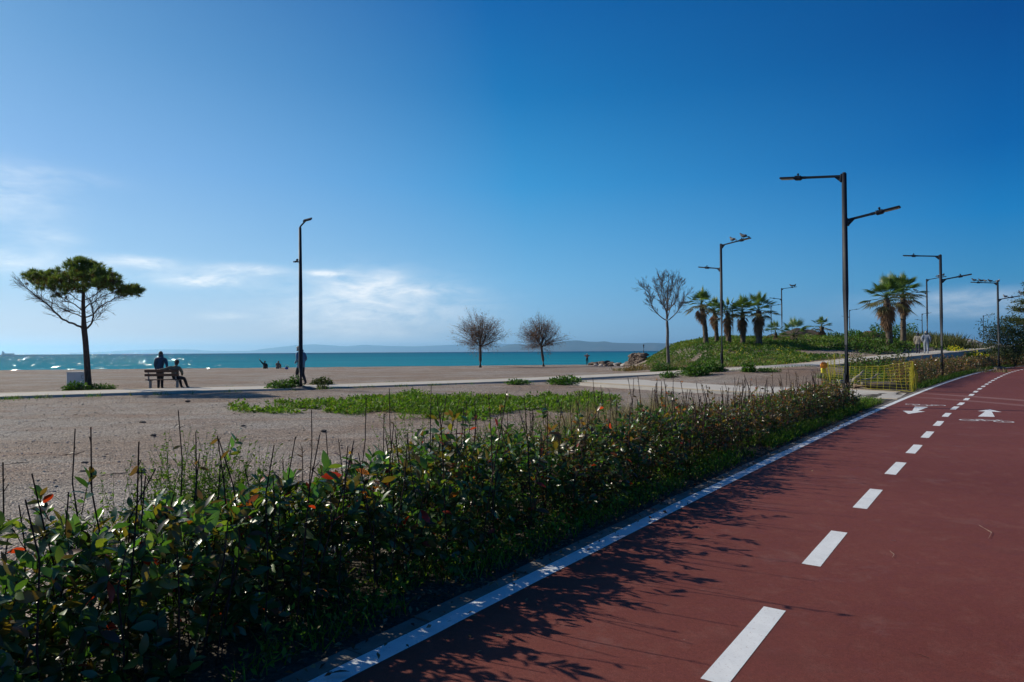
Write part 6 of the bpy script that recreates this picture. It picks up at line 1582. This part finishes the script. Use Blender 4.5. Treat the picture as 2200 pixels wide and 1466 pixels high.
# dug out things inside it
def gpt(px, py, Y): p = at(px, py, Y); return Vector((p.x, p.y, hz(p.x, p.y)))
b = gpt(1848, 818, 28.2); r2 = empty('driftwood', b, 'bleached forked driftwood piece inside the yellow net', 'driftwood'); s = Soup()
for pts, r0 in [([(-.45, 0, .02), (-.2, .1, .28), (.05, .1, .45), (.22, .15, .62)], .085), ([(-.3, .1, .05), (.1, .1, .22), (.5, .0, .30), (.75, -.05, .52)], .07), ([(0.0, .1, .4), (.02, .2, .2), (.2, .2, .03)], .06), ([(.35, .05, .28), (.5, .2, .12), (.62, .25, .02)], .045), ([(-.2, .1, .26), (-.42, .2, .34)], .035)]:
    tube(s, [Vector(q) for q in pts], list(np.linspace(r0, r0 * .45, len(pts))), 7)
s.build('branch', m_drift, r2, smooth=True)
b = gpt(1812, 822, 28.4); r2 = empty('rubble_stone', b, 'pale broken stone lying in front of the driftwood inside the net', 'stone', 'stones inside the net'); s = Soup(); ball(s, (0, 0, .08), (.24, .17, .15), 2, rough=.5, seed=3); s.build('stone', m_pale, r2)
b = gpt(1828, 821, 28.9); r2 = empty('rubble_stone', b, 'small whitish stone between the broken stone and the driftwood', 'stone', 'stones inside the net'); s = Soup(); ball(s, (0, 0, .07), (.15, .12, .12), 2, rough=.5, seed=6); s.build('stone', m_pale, r2)
b = gpt(1905, 820, 27.6); r2 = empty('concrete_slab', b, 'grey concrete kerb slab lying inside the yellow net', 'slab', None, R(-12)); s = Soup(); box(s, (0, 0, .16), 1.9, .34, .12, bev=.02); s.build('slab', m_kerb, r2)
s = Soup(); box(s, (-.6, 0, .05), .2, .28, .1, bev=.02); box(s, (.65, 0, .05), .2, .28, .1, bev=.02); s.build('support_block', m_kerb, r2)
b = gpt(1893, 832, 26.0); r2 = empty('fallen_log', b, 'brown weathered log lying along the foot of the net', 'log', None, R(-14)); s = Soup(); tube(s, [(-.95, 0, .13), (-.3, .03, .15), (.4, -.02, .14), (1.0, .03, .12)], [.11, .135, .125, .10], 9); s.build('trunk', m_log, r2, smooth=True); s = Soup(); tube(s, [(.3, 0, .22), (.42, .08, .38)], [.04, .025], 6); s.build('stub', m_log, r2)

# ------------------------------------------------------------------ shore rocks, ledge, rubble, earth heaps
rk = random.Random(5)
def rock(px, py, Y, sz, label, m=None, sq=.6, group='rocks at the waterline', name='shore_rock'):
    b = gpt(px, py, Y); root = empty(name, b, label, 'rock', group); s = Soup()
    ball(s, (0, 0, sz * sq * .45), (sz, sz * rk.uniform(.6, .95), sz * sq), 2, Matrix.Rotation(rk.uniform(0, 6), 3, 'Z'), .55, rk.randint(0, 99), freq=1.1); s.build('rock', m or m_rock, root)
RK = [(1268, 784, 101, .45, 'first small brown rock right of the man at the waterline'), (1275, 782.5, 101, .55, 'second brown rock right of the man at the waterline'), (1282, 781, 100, .5, 'third brown rock right of the man at the waterline'), (1289, 779.5, 100, .6, 'fourth rock right of the man, half hidden by smaller stones'),
      (1296, 777.5, 99, .7, 'dark rock left of the tallest waterline rock'), (1303, 776, 98, .85, 'tallest dark rock in the middle of the waterline row'), (1311, 776, 97, .6, 'flat rock right of the tallest waterline rock'), (1318, 775.5, 95, .5, 'dark low rock near the right end of the waterline row'), (1325, 775, 94, .5, 'pale rock near the right end of the waterline row'), (1333, 774.5, 90, .55, 'last dark rock of the waterline row before the ledge'),
      (1280, 784.5, 92, .3, 'small pale stone in front of the waterline row'), (1291, 784, 91, .32, 'second small pale stone in front of the waterline row'), (1301, 783.5, 90, .28, 'third small stone in front, below the tallest rock'), (1312, 783, 89, .38, 'dark flat stone in front of the row at its right'), (1344, 772, 80, .6, 'whitish boulder at the lower foot of the ledge'),
      (1350, 766, 78, .7, 'reddish boulder on the foot of the ledge'), (1357, 770, 76, .5, 'grey boulder tucked under the ledge top')]
for i, (px, py, Y, sz, lab) in enumerate(RK): rock(px, py, Y, sz, lab, m_pale if 'pale' in lab or 'whitish' in lab else (m_dark_earth if 'dark' in lab else m_rock))
b = gpt(1368, 772, 74); root = empty('rock_ledge', Vector((b.x, b.y, 0)), 'jagged brown rock ledge where the bank meets the sea', 'rock'); s = Soup()
for i in range(9):
    t = i / 8; q = at(1357 + 24 * t, 757 - 3 * t, 74 - 3 * t)
    for z_ in (0.12, .45, .8, 1.15):
        ball(s, q - Vector((b.x, b.y, 0)) - Vector((rk.uniform(-.15, .15), 0, .30 + z_)), (rk.uniform(.35, .55), .5, rk.uniform(.20, .30)), 2, Matrix.Rotation(rk.uniform(0, 6), 3, 'Z'), .9, rk.randint(0, 99), freq=2.2)
s.build('ledge', m_rock, root)
p = at(1383, 752, 73); root = empty('marker_post', Vector((p.x, p.y, p.z - .3)), 'thin dark marker post standing on the rock ledge', 'post'); s = Soup(); tube(s, [(0, 0, 0), (0, 0, .75)], .055, 8); s.build('post', m_black, root); s = Soup(); tube(s, [(0, 0, .55), (0, 0, .62)], .10, 8); ball(s, (0, 0, .80), .09, 1); s.build('cap', m_black, root)
def heap(px, py, Y, rx, ry, h, label, m, name='earth_heap', seed=1, cat='earth heap', group=None):
    b = gpt(px, py, Y); root = empty(name, b, label, cat, group); s = Soup(); n = 34; V = []; Q = []
    for i in range(n):
        for j in range(n):
            u, v = i / (n - 1) * 2 - 1, j / (n - 1) * 2 - 1; r_ = math.hypot(u, v)
            z = h * max(0, 1 - r_ ** 1.5) * (1 + .35 * n2(u * 1.8, v * 1.8, seed)) + .10 * h * n2(u * 6, v * 6, seed + 1) - .15 * h
            V.append((u * rx, v * ry, z))
    for i in range(n - 1):
        for j in range(n - 1): a = i * n + j; Q.append((a, a + n, a + n + 1, a + 1))
    s.add(V, None, Q); s.build('heap', m, root, smooth=True)
heap(1722, 741, 72, 3.4, 2.5, 1.35, 'rounded brown earth heap behind the low bushy palm', m_dark_earth, seed=2)
heap(1868, 741, 78, 4.2, 2.5, 1.25, 'red brown earth heap left of the tall palm pair', m_earth, seed=5)
heap(2011, 741, 84, 1.5, 1.5, 1.45, 'small dark cone of earth right of the walking couple', m_dark_earth, seed=8)
cover(2600, disc(gx(1910, 78), 77, 2.4, 2.4, 0, -.6, 15), 'green plants growing over the heap left of the tall palms', MAL, 1.5, .24)
cover(1800, disc(gx(1820, 78), 77, 2.6, 2.2, 0, -.4, 16), 'green plants on the ground left of the red heap', MAL, .8, .24)
cover(2200, disc(gx(1770, 74), 74, 5.5, 2.2, 0, -.25, 17), 'green plants beyond the small palms on the bank', MAL + OLV, .55, .22)
rb = rng; V0, T0 = ico(1); n = 900; s = Soup()
bxx = gx(2072, 88); u = rb.uniform(-1, 1, n); v = rb.uniform(-1, 1, n); zz = .95 * np.clip(1 - np.abs(u) ** 3, 0, 1) * np.clip(1 - np.abs(v) ** 1.6, 0, 1) * (.75 + .3 * np.sin(u * 7 + 1))
P3 = np.column_stack([bxx + u * 5.4, 88 + v * 2.5, zz]); P3[:, 2] += height(P3[:, :2]) - .05
Vn = V0 * (1 + .3 * np.array([mnoise.noise(Vector(q) * 2) for q in V0]))[:, None]; an = rb.uniform(0, 6.28, n); sz = rb.uniform(.10, .34, n) ; M = np.zeros((n, 3, 3))
M[:, 0, 0] = np.cos(an) * sz * 1.3; M[:, 1, 0] = np.sin(an) * sz * 1.3; M[:, 0, 1] = -np.sin(an) * sz; M[:, 1, 1] = np.cos(an) * sz; M[:, 2, 2] = sz * .75
s.scatter(Vn, T0, None, M, P3, pick([(3, (.36, .33, .29)), (2, (.24, .21, .18)), (1, (.5, .47, .43)), (1, (.15, .12, .10))], n)); tag(s.build('rubble_heap', m_stone), 'long grey heap of broken rubble beyond the plaza', 'rubble', None, 'stuff')
# ------------------------------------------------------------------ single stones, clods and bits of wood on the gravel and the red path
for px, py, sz, lab in [(297, 1016, .075, 'largest dark stone on the gravel above the hedge'), (468, 1001, .035, 'small dark clod upper left of the largest stone'), (181, 996, .04, 'small clod on the gravel at the left'), (179, 1014, .035, 'clod just below another near the left edge'),
                        (306, 910, .05, 'dark clod out in the middle of the gravel'), (522, 917, .04, 'dark clod below the left tip of the grass patch'), (695, 928, .045, 'dark clod below the green grass patch'), (330, 937, .04, 'lone clod on the brown gravel at centre left'), (403, 865, .05, 'dark clod near the footpath at left'), (610, 866, .06, 'dark stone just left of the green patch')]:
    b = gp(px, py); b.z = hz(b.x, b.y); root = empty('stone', b, lab, 'stone', 'stones on the gravel'); s = Soup(); k = sz * .8 * (b.y / 8) ** .5
    ball(s, (0, 0, k * .4), (k * 1.3, k, k * .6), 2, None, .5, int(px)); s.build('stone', m_clod, root)
for (p0, p1, lab) in [((2, 1002), (72, 994), 'thin dark stick on the gravel at the left edge'), ((110, 985), (178, 974), 'thin stick on the gravel further from the left edge'), ((218, 1024), (275, 1017), 'thin stick beside the largest stone')]:
    a, b = gp(*p0), gp(*p1); root = empty('stick', a, lab, 'stick', 'sticks on the gravel'); s = Soup(); d = b - a; tube(s, [Vector((0, 0, .012)), d * .4 + Vector((.02, .03, .02)), d * .7 + Vector((0, -.02, .015)), d + Vector((0, 0, .01))], [.005, .006, .005, .003], 5); s.build('stick', m_twig, root)
m_straw = simple('dry_straw', (0.55, 0.45, 0.33), .8, .2, 30)
for (p0, p1, lab) in [((2104, 1130), (2124, 1158), 'dry straw lying on the red path at the right'), ((1912, 1185), (1917, 1199), 'curled dry straw on the red path'), ((1913, 1163), (1925, 1163), 'small pale leaf scrap on the red path'), ((1958, 1405), (1998, 1416), 'thin dark twig on the red path at the bottom right')]:
    a, b = gp(*p0, ROADZ + .004), gp(*p1, ROADZ + .004); root = empty('plant_scrap', a, lab, 'plant litter', 'scraps on the red path'); s = Soup(); d = b - a; pn = Vector((-d.y, d.x, 0)) * .12
    tube(s, [Vector((0, 0, .004)), d * .5 + pn + Vector((0, 0, .004)), d + Vector((0, 0, .004))], [.0009, .0013, .0008], 5); s.build('scrap', m_twig if 'dark' in lab else m_straw, root)
for px, py, lab, c in [(1003, 1271, 'fallen brown leaf lying on the kerb by the hedge', (.22, .12, .06)), (1171, 1181, 'fallen orange leaf on the soil by the kerb', (.45, .12, .04)), (712, 1450, 'dry curled leaf on the white line at the bottom', (.16, .10, .07))]:
    b = gp(px, py, .05); root = empty('fallen_leaf', b, lab, 'leaf', 'fallen leaves by the kerb'); s = Soup(); put_leaves(s, np.array([[0, 0, .006]]), np.array([[.9, .4, .12]]), .085, np.array([c])); s.build('leaf', m_dry, root)
# ------------------------------------------------------------------ cargo ship on the horizon
Ys = 5200; p = at(17, 758, Ys); root = empty('cargo_ship', (p.x, Ys, -1.0 - (Ys ** 2 + p.x ** 2) / (2 * 6.371e6)), 'tiny cargo ship on the horizon at the left edge', 'ship'); m_ship = simple('ship_hull', (.10, .11, .12), .7)
s = Soup(); L = 92; V = []
for x, w0, w1, zt in [(-L / 2, 5, 6, 8), (-L / 2 + 6, 7, 7.5, 7), (0, 7, 7.5, 6.5), (L / 2 - 14, 7, 7.5, 6.8), (L / 2 - 2, 2, 4, 9), (L / 2 + 3, .3, .6, 10)]: V += [(x, -w0, -2), (x, -w1, zt), (x, w1, zt), (x, w0, -2)]
Q = []
for i in range(5):
    for j in range(3): a = 4 * i + j; Q.append((a, a + 4, a + 5, a + 1))
s.add(V, None, Q + [(0, 1, 2, 3)]); s.build('hull', m_ship, root)
s = Soup(); box(s, (-L / 2 + 10, 0, 12), 12, 12, 10); box(s, (-L / 2 + 9, 0, 19), 8, 14, 4); s.build('bridge', m_white, root); s = Soup(); box(s, (-L / 2 + 6, 0, 24), 4, 4, 7); s.build('funnel', m_ship, root); s = Soup(); tube(s, [(L / 2 - 8, 0, 7), (L / 2 - 8, 0, 20)], .7, 6); s.build('mast', m_ship, root)
s = Soup()
for x in (-14, 4, 22): box(s, (x, 0, 8), 14, 11, 3)
s.build('hatch_covers', m_ship, root)
